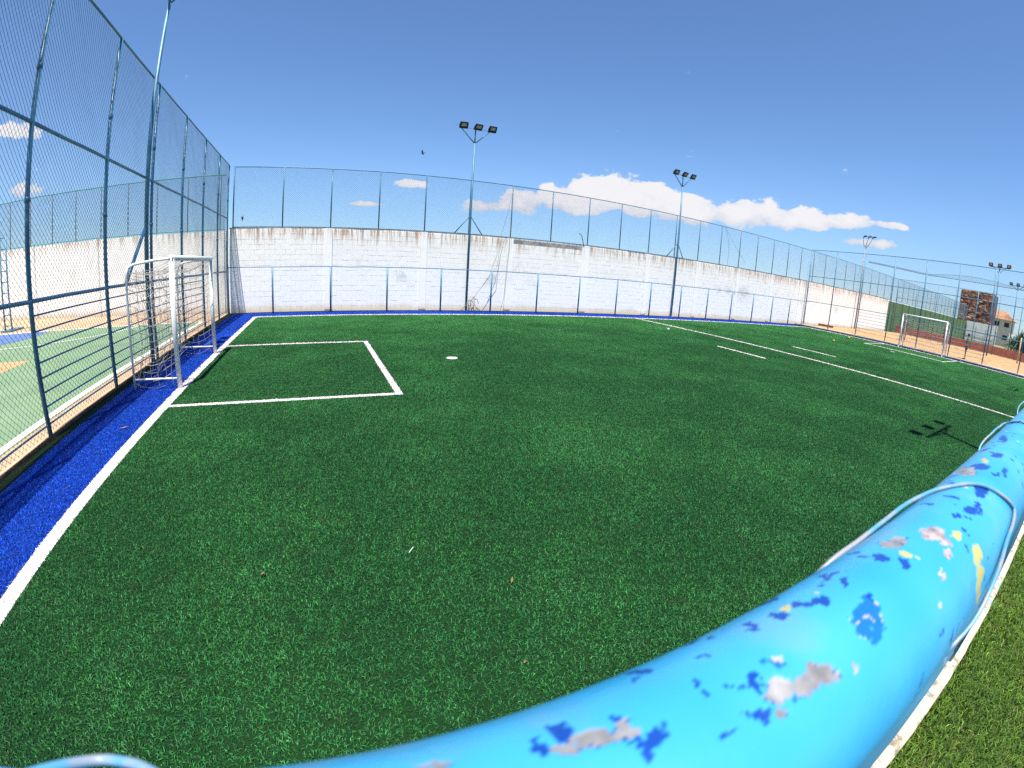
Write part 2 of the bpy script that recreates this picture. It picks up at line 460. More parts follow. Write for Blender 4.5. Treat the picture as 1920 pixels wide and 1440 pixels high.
# sand court beyond the far goal
kind(MB().box((31.92, 8.9, 0.01), (0.32, 19.0, 0.10)).build('sand_kerb', 'plaster_cream'), 'structure')
n = 60
mb = MB()
gx = np.linspace(32.05, 52.5, 60); gy = np.linspace(-6, 18.44, 70)
vs = [(x, y, 0.03 + 0.05 * noise.fractal((x * .9, y * .9, 3), 1, 2, 3) * min(1, (x - 32.05) / 1.0)) for x in gx for y in gy]
fs = [(i * 70 + j, (i + 1) * 70 + j, (i + 1) * 70 + j + 1, i * 70 + j + 1) for i in range(59) for j in range(69)]
mb.add(vs, fs)
kind(mb.build('sand_court', 'sand', smooth=True), 'structure')
# lawn on the camera's side of the railing and its kerb
sheet('lawn', rect(-12, -14, 45, -0.035), -0.012, 'soil_lawn')
kb = MB()
xs = np.arange(-6, 34, 0.05)
prof = [(-0.042, -0.03), (-0.040, 0.045), (-0.028, 0.06), (0.05, 0.06), (0.062, 0.048), (0.064, -0.03)]
vs = []
for x in xs:
    for (y, z) in prof:
        q = noise.noise((x * 7, y * 30, z * 30)) * 0.006
        vs.append((x, y + q, z + noise.noise((x * 5, y * 20 + 7, 0)) * 0.006))
fs = []
for i in range(len(xs) - 1):
    for j in range(5):
        fs.append((i * 6 + j, i * 6 + j + 1, (i + 1) * 6 + j + 1, (i + 1) * 6 + j))
kb.add(vs, fs)
kind(kb.build('kerb', 'kerb_paint'), 'structure')

# ------------------------------------------------------------------ chain link
def chain(mb, o, u, w, width, height, pitch, r, warp=0.008, seg=0.4, seed=0):
    """Two crossed families of wires filling the rectangle o + a*u + b*w."""
    o, u, w = Vector(o), Vector(u), Vector(w)
    nn = u.cross(w).normalized()
    k = pitch
    for fam in (1, -1):
        cnt = int((width + height) / k) + 1
        for i in range(cnt):
            c = i * k + (0.37 * k if fam < 0 else 0)
            if fam > 0:      # a + b = c
                b0, b1 = max(0.0, c - width), min(height, c)
            else:            # a - b = c - height
                b0, b1 = max(0.0, height - c), min(height, width + height - c)
            if b1 - b0 < 0.02:
                continue
            ns = max(1, int((b1 - b0) * 1.414 / seg))
            pts = []
            for q in range(ns + 1):
                b = b0 + (b1 - b0) * q / ns
                a = c - b if fam > 0 else c - height + b
                d = (noise.noise((a * .9, b * .9, seed)) * 2.2 + noise.noise((a * 3, b * 3, seed + 9))) * warp
                e = noise.noise((a * 1.3, b * 1.3, seed + 20)) * warp * 1.6
                pts.append(o + u * (a + e) + w * (b + e * .6) + nn * d + nn * (r * fam))
            mb.tube(pts, r, 3, cap=False)

def post_mesh(h, r, name='post', mat='pipe_paint', collars=()):
    mb = MB()
    mb.tube([(0, 0, 0), (0, 0, h)], r, 10)
    for z in collars:
        mb.tube([(0, 0, z - .03), (0, 0, z + .03)], r * 1.22, 10)
    return mb.mesh(name, mat, True)

# --- left side fence, between pitch and court
FX = -3.43
fence = thing('chain_link_fence', 'tall blue chain link fence along the left side, between pitch and hard court', 'fence', (FX, 9, 0))
LY = [-1.35, .87, 3.1, 5.348, 7.592, 9.837, 12.127, 14.40, 16.55, 18.36]
pm = post_mesh(5.56, 0.031, collars=(4.25, 2.72))
for y in LY:
    obj('post', pm, fence, (0, y - 9, 0))
for z, r, nm in ((5.56, .022, 'top_rail'), (3.586, .026, 'middle_rail'), (1.60, .026, 'lower_rail')):
    mb = MB()
    pts = []
    for i in range(40):
        y = -1.4 + (18.4 + 1.4) * i / 39
        pts.append((0.0 if nm != 'lower_rail' else 0.004, y - 9, z + .012 * noise.noise((y, z, 0))))
    mb.tube(pts, r, 8).build(nm, 'pipe_paint', fence, True)
for z in (1.43, 1.25, 1.07, .89, .71, .54, .37, .16):
    y0 = 5.35 if z > .2 else -1.3
    y1 = 14.4 if z > .2 else 18.3
    MB().tube([(0.008, y0 - 9, z), (0.008, (y0 + y1) / 2 - 9, z + .006), (0.008, y1 - 9, z)], .0115, 6).build('bar', 'pipe_paint', fence, True)
mb = MB()
chain(mb, (-0.035, -1.35 - 9, 0.05), (0, 1, 0), (0, 0, 1), 19.7, 5.5, 0.088, 0.0029, 0.010, 0.3, 1)
kind(mb.build('wire_mesh', 'wire_coat', fence), 'stuff')

# --- boundary wall behind the far touchline
WY = 18.6
wall = thing('boundary_wall', 'long white painted block wall with rust streaks behind the far touchline', 'wall', (14, WY, 0))
X0, X1, WH = -3.42, 49.5, 3.2
MB().box(((X0 + X1) / 2 - 14, 0.1095, 1.62), (X1 - X0, 0.20, 3.22)).build('mortar', 'wall_mortar', wall)
PILL = [0.45, 4.28, 8.13, 12.05, 15.98, 19.8, 23.55, 27.3, 31.2, 35.0, 38.9, 42.7, 46.5]
def bevel_block(w, d, h, bv):
    mb = MB()
    x, z = w / 2, h / 2
    fr = [(-x + bv, -d / 2, -z + bv), (x - bv, -d / 2, -z + bv), (x - bv, -d / 2, z - bv), (-x + bv, -d / 2, z - bv)]
    md = [(-x, -d / 2 + bv, -z), (x, -d / 2 + bv, -z), (x, -d / 2 + bv, z), (-x, -d / 2 + bv, z)]
    bk = [(-x, d / 2, -z), (x, d / 2, -z), (x, d / 2, z), (-x, d / 2, z)]
    mb.add(fr + md + bk, [(0, 1, 2, 3)] + [(i, 4 + i, 4 + (i + 1) % 4, (i + 1) % 4) for i in range(4)] + [(4 + i, 8 + i, 8 + (i + 1) % 4, 4 + (i + 1) % 4) for i in range(4)])
    return mb
bw = {}
rest = MB()
nblk = 0
edges = [X0] + PILL + [X1]
for pi in range(len(edges) - 1):
    a = edges[pi] + (0.0 if pi == 0 else 0.14); b_ = edges[pi + 1] - (0.14 if pi + 1 < len(edges) - 1 else 0)
    for row in range(16):
        if 0 < pi and a > 8 and b_ < 12.2 and row == 15:
            continue
        x = a - (0.2 if row % 2 else 0.0)
        while x < b_ - 1e-3:
            xa, xb = max(x, a), min(x + 0.4, b_)
            x += 0.4
            w = round(xb - xa - 0.007, 3)
            if w < 0.05:
                continue
            cx, cz = (xa + xb) / 2 - 14, 0.1 + row * 0.2
            jy = random.uniform(-.0018, .0018)
            if nblk < 300 and xb < 4.15:
                if w not in bw:
                    bw[w] = bevel_block(w, 0.06, 0.1935, 0.003).mesh('block', 'wall_white')
                o = obj('block', bw[w], wall, (cx, 0.03 + jy, cz))
                o.rotation_euler = (random.uniform(-.006, .006), 0, random.uniform(-.003, .003))
                nblk += 1
            else:
                g = bevel_block(w, 0.06, 0.1935, 0.003)
                rest.add([(vx + cx, vy + 0.03 + jy, vz + cz) for vx, vy, vz in g.v], g.f)
kind(rest.build('block_courses', 'wall_white', wall), 'stuff')
for px in PILL:
    w = .30 if abs(px - 12.05) > .1 else .44
    MB().box((px - 14, 0.02, 1.615), (w - .02, 0.13, 3.23)).build('pillar', 'wall_pillar', wall)
MB().box((10.07 - 14, 0.03, 3.1), (3.6, 0.055, 0.19)).build('concrete_beam', 'concrete_grey', wall)
mb = MB()
for i in range(44):        # thin broken mortar cap along the top
    xa = X0 + (X1 - X0) * i / 44
    mb.box((xa + .6 - 14, 0.13, 3.238 + random.uniform(-.004, .006)), (1.19, 0.25 + random.uniform(-.02, .01), 0.028), random.uniform(-.004, .004))
mb.build('coping', 'concrete_grey', wall)

# --- mesh fence standing on that wall
tf = thing('chain_link_fence', 'blue post and mesh fence standing on top of the long white block wall', 'fence', (14, WY + .09, 3.25))
TX = [-3.27, -1.36, .51, 2.41, 4.3, 6.22, 8.16, 10.18, 12.2, 14.13, 16.05, 17.95, 19.83, 21.75, 23.6, 25.45, 27.32, 29.2, 31.0]
x = 32.9
while x < 89:
    TX.append(x); x += 1.9
pm2 = post_mesh(2.33, 0.026)
for x in TX:
    obj('post', pm2, tf, (x - 14, 0, 0))
MB().tube([(-3.3 - 14 + 92.5 * i / 46, 0, 2.33 + .012 * noise.noise((i * .9, 1, 0))) for i in range(47)], .019, 7).build('top_rail', 'pipe_paint', tf, True)
MB().tube([(-3.3 - 14 + 92.5 * i / 46, 0, .03) for i in range(47)], .019, 7).build('bottom_rail', 'pipe_paint', tf, True)
mb = MB()
chain(mb, (-3.3 - 14, -.03, 0.02), (1, 0, 0), (0, 0, 1), 35.2, 2.3, .088, .0023, .010, .5, 3)
chain(mb, (31.95 - 14, -.03, 0.02), (1, 0, 0), (0, 0, 1), 57, 2.3, .125, .0040, .01, 1.2, 4)
kind(mb.build('wire_mesh', 'wire_coat', tf), 'stuff')

# --- low railing in front of the wall
QY = 18.06
rl = thing('railing', 'low blue post railing running along the far touchline in front of the wall', 'railing', (14, QY, 0))
pm3 = post_mesh(1.74, 0.034)
QX = [-3.36] + [-1.671 + 2.203 * i for i in range(15)]
for x in QX:
    obj('post', pm3, rl, (x - 14, 0, 0))
MB().tube([(-3.4 - 14 + 35.2 * i / 60, 0, 1.75 + .02 * noise.noise((i * .7, 0, 5))) for i in range(61)], .017, 8).build('top_rail', 'pipe_paint', rl, True)

# --- fence behind the far goal
EX = 31.9
rf = thing('chain_link_fence', 'tall blue chain link fence behind the far goal, before the sand court', 'fence', (EX, 9, .05))
EY = [18.36, 16.25, 14.07, 11.85, 9.67, 7.48, 5.27, 3.04, .85, -1.35]
pm4 = post_mesh(5.52, 0.036)
for y in EY:
    obj('post', pm4, rf, (0, y - 9, 0))
for z, nm in ((5.52, 'top_rail'), (3.6, 'middle_rail'), (1.76, 'lower_rail')):
    MB().tube([(0, -1.4 - 9 + 19.8 * i / 20, z + .01 * noise.noise((i, z, 3))) for i in range(21)], .021, 7).build(nm, 'pipe_paint', rf, True)
for z in (1.56, 1.36, 1.15, .93, .72, .52, .3):
    MB().tube([(0, 5.27 - 9, z), (0, 14.07 - 9, z)], .012, 6).build('bar', 'pipe_paint', rf, True)
mb = MB()
chain(mb, (.03, -1.35 - 9, .05), (0, 1, 0), (0, 0, 1), 19.7, 5.45, .11, .0011, .01, .8, 6)
kind(mb.build('wire_mesh', 'wire_coat', rf), 'stuff')

# --- slanting court wall on the left with its net fence
ang = math.atan2(-3.15, 12.05)
cw = thing('boundary_wall', 'cream plastered wall with dark streaks behind the hard court at left', 'wall', (-3.5, 18.47, 0), math.pi + ang)
MB().box((12.0, -.10, 1.55), (24.0, 0.2, 3.14)).build('plaster', 'wall_plaster', cw)
for q in (.16, 6.15, 10.0, 13.9):
    MB().box((q, -.09, 1.56), (.24, .32, 3.16)).build('pillar', 'wall_plaster', cw)
cf = thing('net_fence', 'green edged net fence on top of the court wall at left', 'fence', (-3.5, 18.47, 3.14), math.pi + ang)
pm5 = post_mesh(2.12, .018, mat='cable_dark')
for i in range(13):
    obj('post', pm5, cf, (.3 + 1.42 * i, -.1, 0))
for z, r in ((2.12, .020), (.05, .018)):
    MB().tube([(.1 + 18 * i / 40, -.1, z + .03 * noise.noise((i * .6, z, 2))) for i in range(41)], r, 6).build('edge_rope', 'net_green', cf, True)
mb = MB()
chain(mb, (.1, -.1, .05), (1, 0, 0), (0, 0, 1), 17.8, 2.05, .07, .0024, .015, .5, 8)
kind(mb.build('netting', 'wire_coat', cf), 'stuff')

# --- lattice mast on the court
lm = thing('lattice_mast', 'narrow ladder like metal mast standing by the court wall, far left', 'mast', (-12.0, 16.98, 0))
for s in (-.16, .16):
    MB().tube([(s, 0, 0), (s * .8, 0, 3.45)], .032, 8).build('upright', 'pipe_paint', lm, True)
for k in range(9):
    MB().tube([(-.15, 0, .2 + k * .39), (.15, 0, .2 + k * .39)], .022, 6).build('rung', 'pipe_paint', lm, True)
MB().box((0, .25, .03), (.5, .9, .05)).build('base', 'pipe_paint', lm)

# ------------------------------------------------------------------ near railing: the big pipe
PY, PZ, PR = 0.0335, 1.7612, 0.030
nr = thing('railing', 'thick light blue pipe railing with chipped paint right before the camera', 'railing', (0, PY, 0))
BLOBS = [('g', 0.0829, -0.0054, 175, -192, -138, -229), ('g', 0.0888, -0.0084, 179, -198, -143, -245), ('g', 0.0977, -0.0094, 116, -137, -140, -244), ('g', 0.0793, -0.0105, 391, -363, -304, -527), ('g', 0.0401, 0.0058, 172, -111, -211, -354), ('g', 0.0342, 0.0068, 290, -166, -249, -438), ('g', 0.0462, 0.0047, 311, -224, -304, -495), ('g', 0.1809, 0.0106, 63, -158, -176, -69), ('p', 0.2043, -0.0012, 45, -139, -145, -230), ('p', 0.2043, -0.007, 100, -291, -172, -354), ('p', 0.1085, -0.013, 482, -562, -321, -587), ('g', 0.0091, 0.0127, 249, -62, -321, -703), ('p', 0.1987, -0.0117, 152, -386, -189, -434), ('p', 0.1819, -0.0156, 280, -552, -179, -416), ('b', 0.1216, 0.0085, 177, -300, -248, -198), ('b', 0.117, 0.0117, 189, -299, -372, -209), ('b', 0.1073, 0.0131, 190, -271, -393, -198), ('b', 0.1661, 0.0068, 123, -293, -179, -146), ('m', 0.1278, -0.0064, 85, -144, -63, -109), ('m', 0.1262, -0.0116, 193, -282, -97, -182), ('b', 0.138, -0.0016, 248, -486, -182, -272), ('b', 0.0792, -0.0006, 370, -415, -172, -261), ('b', 0.0752, 0.0, 228, -244, -874, -1324), ('b', 0.0726, -0.0076, 234, -217, -398, -684), ('b', 0.0751, -0.0091, 901, -830, -333, -575), ('b', 0.0635, -0.0079, 353, -291, -845, -1479), ('m', 0.0892, -0.0001, 285, -358, -318, -464), ('b', 0.1397, 0.0094, 437, -850, -193, -125), ('b', 0.1681, -0.0008, 301, -736, -170, -253), ('b', 0.0504, -0.0002, 375, -288, -180, -312), ('b', 0.0353, 0.0107, 281, -156, -271, -406), ('b', 0.0527, 0.0004, 607, -483, -177, -299), ('b', 0.0295, 0.0086, 449, -228, -332, -588), ('y', 0.2256, -0.0226, 99, -172, -58, -164), ('y', 0.2228, -0.0302, 129, -66, -51, -140), ('y', 0.2189, -0.0364, 238, 112, -69, -174), ('y', 0.1129, 0.0136, 397, -593, -376, -159), ('y', 0.1761, 0.0012, 212, -549, -262, -348), ('y', 0.2192, -0.0089, 129, -395, -140, -318), ('y', 0.1683, -0.0219, 262, -312, -212, -488), ('y', 0.127, 0.0114, 506, -875, -520, -276), ('g', 0.334, 0.0148, 28, -125, -70, 52), ('y', 0.3685, 0.0078, 58, -324, -96, -43), ('b', 0.3474, 0.0076, 23, -124, -88, -45), ('b', 0.2555, -0.0063, 56, -216, -121, -272), ('b', 0.2647, -0.0093, 119, -456, -78, -201), ('b', 0.2383, -0.0036, 116, -419, -176, -338), ('g', 0.1866, 0.0083, 82, -219, -172, -107), ('p', 0.206, -0.0004, 58, -177, -107, -161), ('b', 0.2934, -0.0039, 52, -237, -54, -117), ('b', 0.3421, -0.006, 44, -241, -118, -315), ('b', 0.3597, -0.0096, 64, -354, -56, -179), ('b', 0.4781, 0.0099, 35, -256, -38, 5), ('b', 0.3963, 0.0031, 31, -199, -86, -117)]
PCOL = {'g': (0.23, 0.225, 0.23), 'p': (0.31, 0.25, 0.235), 'b': (0.004, 0.045, 0.25), 'm': (0.006, 0.11, 0.42), 'y': (0.36, 0.33, 0.105)}
def pipe_section(x0, x1, step, nphi):
    nx = int((x1 - x0) / step) + 1
    X = np.linspace(x0, x1, nx)
    if nphi > 100:                       # fine where the chips are, coarse underneath
        PH = np.concatenate([np.linspace(-1.6, 1.25, nphi - 24, endpoint=False), np.linspace(1.25, 2 * math.pi - 1.6, 24, endpoint=False)])
        PH = np.where(PH > math.pi, PH - 2 * math.pi, PH)
    else:
        PH = np.linspace(-math.pi, math.pi, nphi, endpoint=False)
    col = np.zeros((nx, nphi, 4), np.float32)
    dep = np.zeros((nx, nphi), np.float32)
    metal = np.zeros((nx, nphi), np.float32)
    base = np.array((0.034, 0.275, 0.525))
    for i, x in enumerate(X):
        near = [q for q in BLOBS if abs(q[1] - x) < .065]
        for j, ph in enumerate(PH):
            s = ph * PR
            f1 = noise.fractal((x * 55, s * 55, 0.3), 1.0, 2.1, 4)
            f2 = noise.fractal((x * 16, s * 16, 5.1), 1.0, 2.0, 3)
            c = base * (1.0 + 0.10 * f2) + np.array((0.015, 0.02, 0.02)) * f2
            wr_ = max(0.0, min(1.0, (f2 + .55 * f1 + .9 * (ph - .35)) * 1.1 - .15)) * .55 if ph > -.3 else 0.0
            c = c * (1 - wr_) + np.array((.065, .19, .33)) * wr_
            k = 0.0; mt = 0.0
            pw = max(0.0, min(1.0, (f2 * .8 + .5 * f1 - .18) * 2.2)) * .38       # chalky worn patches
            c = c * (1 - pw) + np.array((.13, .29, .43)) * pw
            ex, es = x + 0.0026 * noise.noise((x * 210, s * 210, 1.0)) + .0014 * noise.noise((x * 520, s * 520, 4.0)), s + 0.0026 * noise.noise((x * 210, s * 210, 7.7)) + .0014 * noise.noise((x * 520, s * 520, 9.0))
            # dark earlier coat showing in fine scratches
            sc = noise.fractal((x * 120, s * 90, 11.0), 1.0, 2.0, 5) + 0.55 * noise.noise((x * 14, s * 26, 2.0))
            if sc > 0.66 and x > 0.0:
                c = np.array(PCOL['b']) * 1.1; k = .3
            elif sc < -0.95 and x > .02:
                c = np.array((.42, .42, .43)); k = .5
            best = None
            for (kk, bx, bs, m0, m1, m2, m3) in near:
                ddx, dds = ex - bx, es - bs
                if abs(ddx) > .06 or abs(dds) > .05:
                    continue
                q = math.hypot(m0 * ddx + m1 * dds, m2 * ddx + m3 * dds)
                pr = {'g': 5, 'p': 4, 'y': 3, 'b': 2, 'm': 1}[kk]
                lim = 1.0 + .28 * f1
                if kk == 'm':
                    lim += .35 * noise.noise((x * 300, s * 300, 3))
                if q < lim and (best is None or pr > best[0]):
                    best = (pr, kk, q / lim)
            if best:
                kk = best[1]
                cc2 = np.array(PCOL[kk])
                if kk in 'gp':
                    cc2 = cc2 * (1.0 + .55 * noise.fractal((x * 150, s * 150, 8), 1, 2, 5))
                    if noise.fractal((x * 240, s * 240, 14), 1, 2, 4) > .55:
                        cc2 = np.array((.16, .09, .055))
                    k = 1.0 if best[2] < .93 else .6; mt = 1.0 if kk == 'g' else .3
                    if best[2] > .90 and noise.noise((x * 90, s * 90, 2)) > 0.05:
                        cc2 = np.array(PCOL['b'])
                elif kk == 'm':
                    k = .4
                    if noise.fractal((x * 260, s * 260, 21), 1, 2, 3) > .42:
                        cc2 = np.array((.34, .31, .32))
                elif kk == 'b':
                    k = .5
                else:
                    k = -.35
                e_ = min(1.0, max(0.0, (1.0 - best[2]) / .10))
                c = c * (1 - e_) + cc2 * e_
            col[i, j, :3] = np.clip(c, 0.002, .95); col[i, j, 3] = 1
            dep[i, j] = k; metal[i, j] = mt
    rr = PR - dep * 0.00035
    V = np.zeros((nx, nphi, 3))
    V[:, :, 0] = X[:, None]
    V[:, :, 1] = np.sin(PH)[None, :] * rr
    V[:, :, 2] = np.cos(PH)[None, :] * rr
    return V.reshape(-1, 3), nx, nphi, col.reshape(-1, 4), metal.reshape(-1)
secs = [pipe_section(-7.0, -0.03, .12, 48), pipe_section(-0.03, 0.36, .0011, 174), pipe_section(.36, .9, .004, 98), pipe_section(.9, 31.9, .2, 36)]
V, F, Cc, Mt = [], [], [], []
for vv, nx, nphi, co, mt in secs:
    o = len(V)
    V.extend(map(tuple, vv)); Cc.append(co); Mt.append(mt)
    for i in range(nx - 1):
        for j in range(nphi):
            j2 = (j + 1) % nphi
            F.append((o + i * nphi + j, o + i * nphi + j2, o + (i + 1) * nphi + j2, o + (i + 1) * nphi + j))
me = bpy.data.meshes.new('top_rail')
me.from_pydata(V, [], F)
me.polygons.foreach_set('use_smooth', [True] * len(me.polygons))
ca = me.color_attributes.new('paint', 'FLOAT_COLOR', 'POINT')
ca.data.foreach_set('color', np.concatenate(Cc).ravel())
ma = me.attributes.new('bare', 'FLOAT', 'POINT')
ma.data.foreach_set('value', np.concatenate(Mt).ravel())
m, t, b = new_mat('rail_paint')
at = t.n('ShaderNodeAttribute', attribute_name='paint', attribute_type='GEOMETRY')
ab = t.n('ShaderNodeAttribute', attribute_name='bare', attribute_type='GEOMETRY')
t.put(b.inputs['Base Color'], at.outputs['Color'])
t.put(b.inputs['Roughness'], t.m('MULTIPLY_ADD', ab.outputs['Fac'], .2, .34))
t.put(b.inputs['Metallic'], t.m('MULTIPLY', ab.outputs['Fac'], .25))
p_ = t.pos()
t.put(b.inputs['Normal'], t.bump(t.m('ADD', t.noise(p_, 160, 4, .6), t.m('MULTIPLY', t.noise(p_, 35, 3, .5), 2.0)), .10, .002))
me.materials.append(m)
obj('top_rail', me, nr, (0, 0, PZ))
plain('tie_wire', (0.07, 0.25, 0.40), (0.25, 0.26, 0.28), 0.4, scale=60)
def loop(pts, r=.00115):
    # pts: (x, phi, radius); smoothed by Catmull-Rom
    P = [Vector((x, math.sin(p) * q, math.cos(p) * q + PZ)) for x, p, q in pts]
    out = []
    for i in range(len(P) - 1):
        a, b2, c2, d2 = P[max(i - 1, 0)], P[i], P[i + 1], P[min(i + 2, len(P) - 1)]
        for k in range(6):
            s = k / 6
            out.append(0.5 * ((2 * b2) + (c2 - a) * s + (2 * a - 5 * b2 + 4 * c2 - d2) * s * s + (3 * b2 - a - 3 * c2 + d2) * s ** 3))
    out.append(P[-1])
    MB().tube(out, r, 8).build('wire_tie', 'tie_wire', nr, True)
loop([(.135, 2.6, .034), (.150, 1.9, .032), (.172, 1.25, .0306), (.196, 1.0, .0312), (.222, .91, .0322), (.245, .84, .0328), (.262, .70, .0322), (.273, .53, .0316), (.284, .27, .0312), (.294, .06, .0311), (.302, -.2, .0311), (.310, -.52, .0311),
      (.3185, -.78, .0312), (.320, -.94, .0315), (.306, -1.06, .0318), (.281, -1.12, .032), (.25, -1.35, .0325), (.22, -1.9, .033), (.19, -2.6, .034), (.175, -3.4, .034)])
loop([(.50, 2.6, .034), (.52, 1.5, .0335), (.55, .98, .0338), (.575, .85, .0337), (.60, .80, .0330), (.595, .3, .0313), (.59, .1, .0312), (.585, -.5, .0312), (.58, -1.2, .032), (.55, -2.2, .034), (.50, -3.5, .034)])
loop([(-.086, -1.2, .032), (-.082, -.4, .0322), (-.074, .2, .0335), (-.068, .42, .034), (-.062, .61, .034), (-.0558, .765, .034), (-.050, .74, .034), (-.0438, .63, .034), (-.037, .45, .0335), (-.033, .2, .0322), (-.032, -.6, .0315), (-.045, -1.6, .033), (-.07, -2.8, .034)], .0012)
loop([(.86, 2.6, .034), (.88, 1.4, .036), (.92, .95, .037), (.95, .75, .034), (.955, .2, .0313), (.95, -.6, .0312), (.92, -1.7, .033), (.86, -3.5, .034)])
pmn = post_mesh(1.735, .026)
for k in range(-2, 15):
    obj('post', pmn, nr, (.72 + 2.2 * k, 0, 0))
for z in (.13, .45):
    MB().tube([(-7, 0.0, z), (12, .004, z + .004), (31.9, 0, z)], .011, 6).build('lower_rail', 'pipe_paint', nr, True)

# ------------------------------------------------------------------ turf fibres
TS = 0.25                                             # tile edge
def zone(x, y):
    """0 none, 1 green, 2 blue, 3 white"""
    z = np.zeros(x.shape, int)
    z[(x > -3.22) & (x < 31.74) & (y > .07) & (y < 18.3)] = 2
    z[(x > XG) & (x < XR) & (y > YN) & (y < YF)] = 1
    for rcs in LINES.values():
        for rc in rcs:
            z[(x > rc[0][0]) & (x < rc[2][0]) & (y > rc[0][1]) & (y < rc[2][1])] = 3
    for cx, cy, r in SPOTS:
        z[(x - cx) ** 2 + (y - cy) ** 2 < r * r] = 3
    return z
def blades(x, y, length, width, lay, seed, z0=0.0):
    """Bent two-piece fibres rooted at x, y."""
    g = np.random.default_rng(seed)
    n = len(x)
    a = g.uniform(0, 2 * np.pi, n)
    L = length * g.uniform(.65, 1.3, n)
    wd = width * g.uniform(.7, 1.25, n)
    dxy = np.stack([np.cos(a), np.sin(a)], 1)
    tw = a + g.uniform(.6, 2.4, n)
    sxy = np.stack([np.cos(tw), np.sin(tw)], 1) * wd[:, None] * .5
    a2 = a + g.normal(0, .8, n)
    d2 = np.stack([np.cos(a2), np.sin(a2)], 1)
    l1 = lay * g.uniform(.2, .7, n); l2 = lay * g.uniform(.7, 1.6, n)
    root = np.stack([x, y], 1)
    mid = root + dxy * (L * .5 * l1)[:, None]
    tip = mid + d2 * (L * .5 * l2)[:, None]
    zm = z0 + L * .5 * np.sqrt(np.clip(1 - l1 ** 2, .1, 1))
    zt = zm + L * .5 * np.clip(1.05 - l2, -.45, .9)
    v = np.zeros((n, 5, 3))
    v[:, 0, :2] = root - sxy; v[:, 1, :2] = root + sxy
    v[:, 0:2, 2] = z0
    v[:, 2, :2] = mid + sxy; v[:, 3, :2] = mid - sxy
    v[:, 2, 2] = zm; v[:, 3, 2] = zm
    v[:, 4, :2] = tip; v[:, 4, 2] = np.maximum(zt, z0 + .003)
    sh = g.uniform(.25, 1.6, n) * np.where(g.random(n) < .05, 2.0, 1.0)
    tint = np.stack([sh * g.uniform(.8, 1.5, n), sh, sh * g.uniform(.7, 1.5, n), np.ones(n)], 1)
    return v, np.repeat(tint, 5, axis=0)
def grass_object(name, mat, variants, pts, explicit, label):
    """variants: list of (v, tint) tiles; pts: list of (x, y, variant, quarter turns); explicit: list of (v, tint)."""
    V, T, K, RZ, quads, tris = [], [], [], [], [], []
    off = 0
    def take(v, tint, kd):
        nonlocal off
        n = len(v)
        V.append(v.reshape(-1, 3)); T.append(tint); K.append(np.full(n * 5, kd)); RZ.append(np.zeros(n * 5))
        b0 = off + np.arange(n) * 5
        quads.append(np.stack([b0, b0 + 1, b0 + 2, b0 + 3], 1)); tris.append(np.stack([b0 + 3, b0 + 2, b0 + 4], 1))
        off += n * 5
    for i, (v, tint) in enumerate(variants):
        take(v, tint, i)
    for v, tint in explicit:
        if len(v):
            take(v, tint, 50)
    nf = off
    if pts:
        P = np.array(pts)
        V.append(np.stack([P[:, 0], P[:, 1], np.zeros(len(P))], 1)); T.append(np.ones((len(P), 4)))
        K.append(P[:, 2].astype(int) + 10); RZ.append(P[:, 3] * math.pi / 2)
    V = np.concatenate(V).astype(np.float32); T = np.concatenate(T).astype(np.float32)
    K = np.concatenate(K).astype(np.int32); RZ = np.concatenate(RZ).astype(np.float32)
    Q = np.concatenate(quads); TR = np.concatenate(tris)
    me = bpy.data.meshes.new(name)
    me.vertices.add(len(V)); me.vertices.foreach_set('co', V.ravel())
    li = np.concatenate([Q.ravel(), TR.ravel()]).astype(np.int32)
    me.loops.add(len(li)); me.loops.foreach_set('vertex_index', li)
    me.polygons.add(len(Q) + len(TR))
    ls = np.concatenate([np.arange(len(Q)) * 4, len(Q) * 4 + np.arange(len(TR)) * 3]).astype(np.int32)
    me.polygons.foreach_set('loop_start', ls)
    me.update(calc_edges=True)
    me.attributes.new('shade', 'FLOAT_COLOR', 'POINT').data.foreach_set('color', T.ravel())
    me.attributes.new('piece', 'INT', 'POINT').data.foreach_set('value', K)
    me.attributes.new('turn', 'FLOAT', 'POINT').data.foreach_set('value', RZ)
    me.materials.append(MATS[mat])
    o = obj(name, me)
    kind(o, 'stuff', label)
    tr = bpy.data.node_groups.new(name + '_scatter', 'GeometryNodeTree')
    tr.interface.new_socket('Geometry', in_out='INPUT', socket_type='NodeSocketGeometry')
    tr.interface.new_socket('Geometry', in_out='OUTPUT', socket_type='NodeSocketGeometry')
    gi = tr.nodes.new('NodeGroupInput'); go = tr.nodes.new('NodeGroupOutput')
    L = tr.links.new
    na = tr.nodes.new('GeometryNodeInputNamedAttribute'); na.data_type = 'INT'; na.inputs[0].default_value = 'piece'
    nt = tr.nodes.new('GeometryNodeInputNamedAttribute'); nt.data_type = 'FLOAT'; nt.inputs[0].default_value = 'turn'
    cx = tr.nodes.new('ShaderNodeCombineXYZ'); L(nt.outputs[0], cx.inputs[2])
    join = tr.nodes.new('GeometryNodeJoinGeometry')
    def pick(k):
        cmp = tr.nodes.new('FunctionNodeCompare'); cmp.data_type = 'INT'; cmp.operation = 'EQUAL'
        L(na.outputs[0], cmp.inputs[2]); cmp.inputs[3].default_value = k
        sp = tr.nodes.new('GeometryNodeSeparateGeometry'); sp.domain = 'POINT'
        L(gi.outputs[0], sp.inputs[0]); L(cmp.outputs[0], sp.inputs[1])
        return sp.outputs[0]
    for i in range(len(variants)):
        ip = tr.nodes.new('GeometryNodeInstanceOnPoints')
        L(pick(10 + i), ip.inputs['Points']); L(pick(i), ip.inputs['Instance']); L(cx.outputs[0], ip.inputs['Rotation'])
        L(ip.outputs[0], join.inputs[0])
    L(pick(50), join.inputs[0])
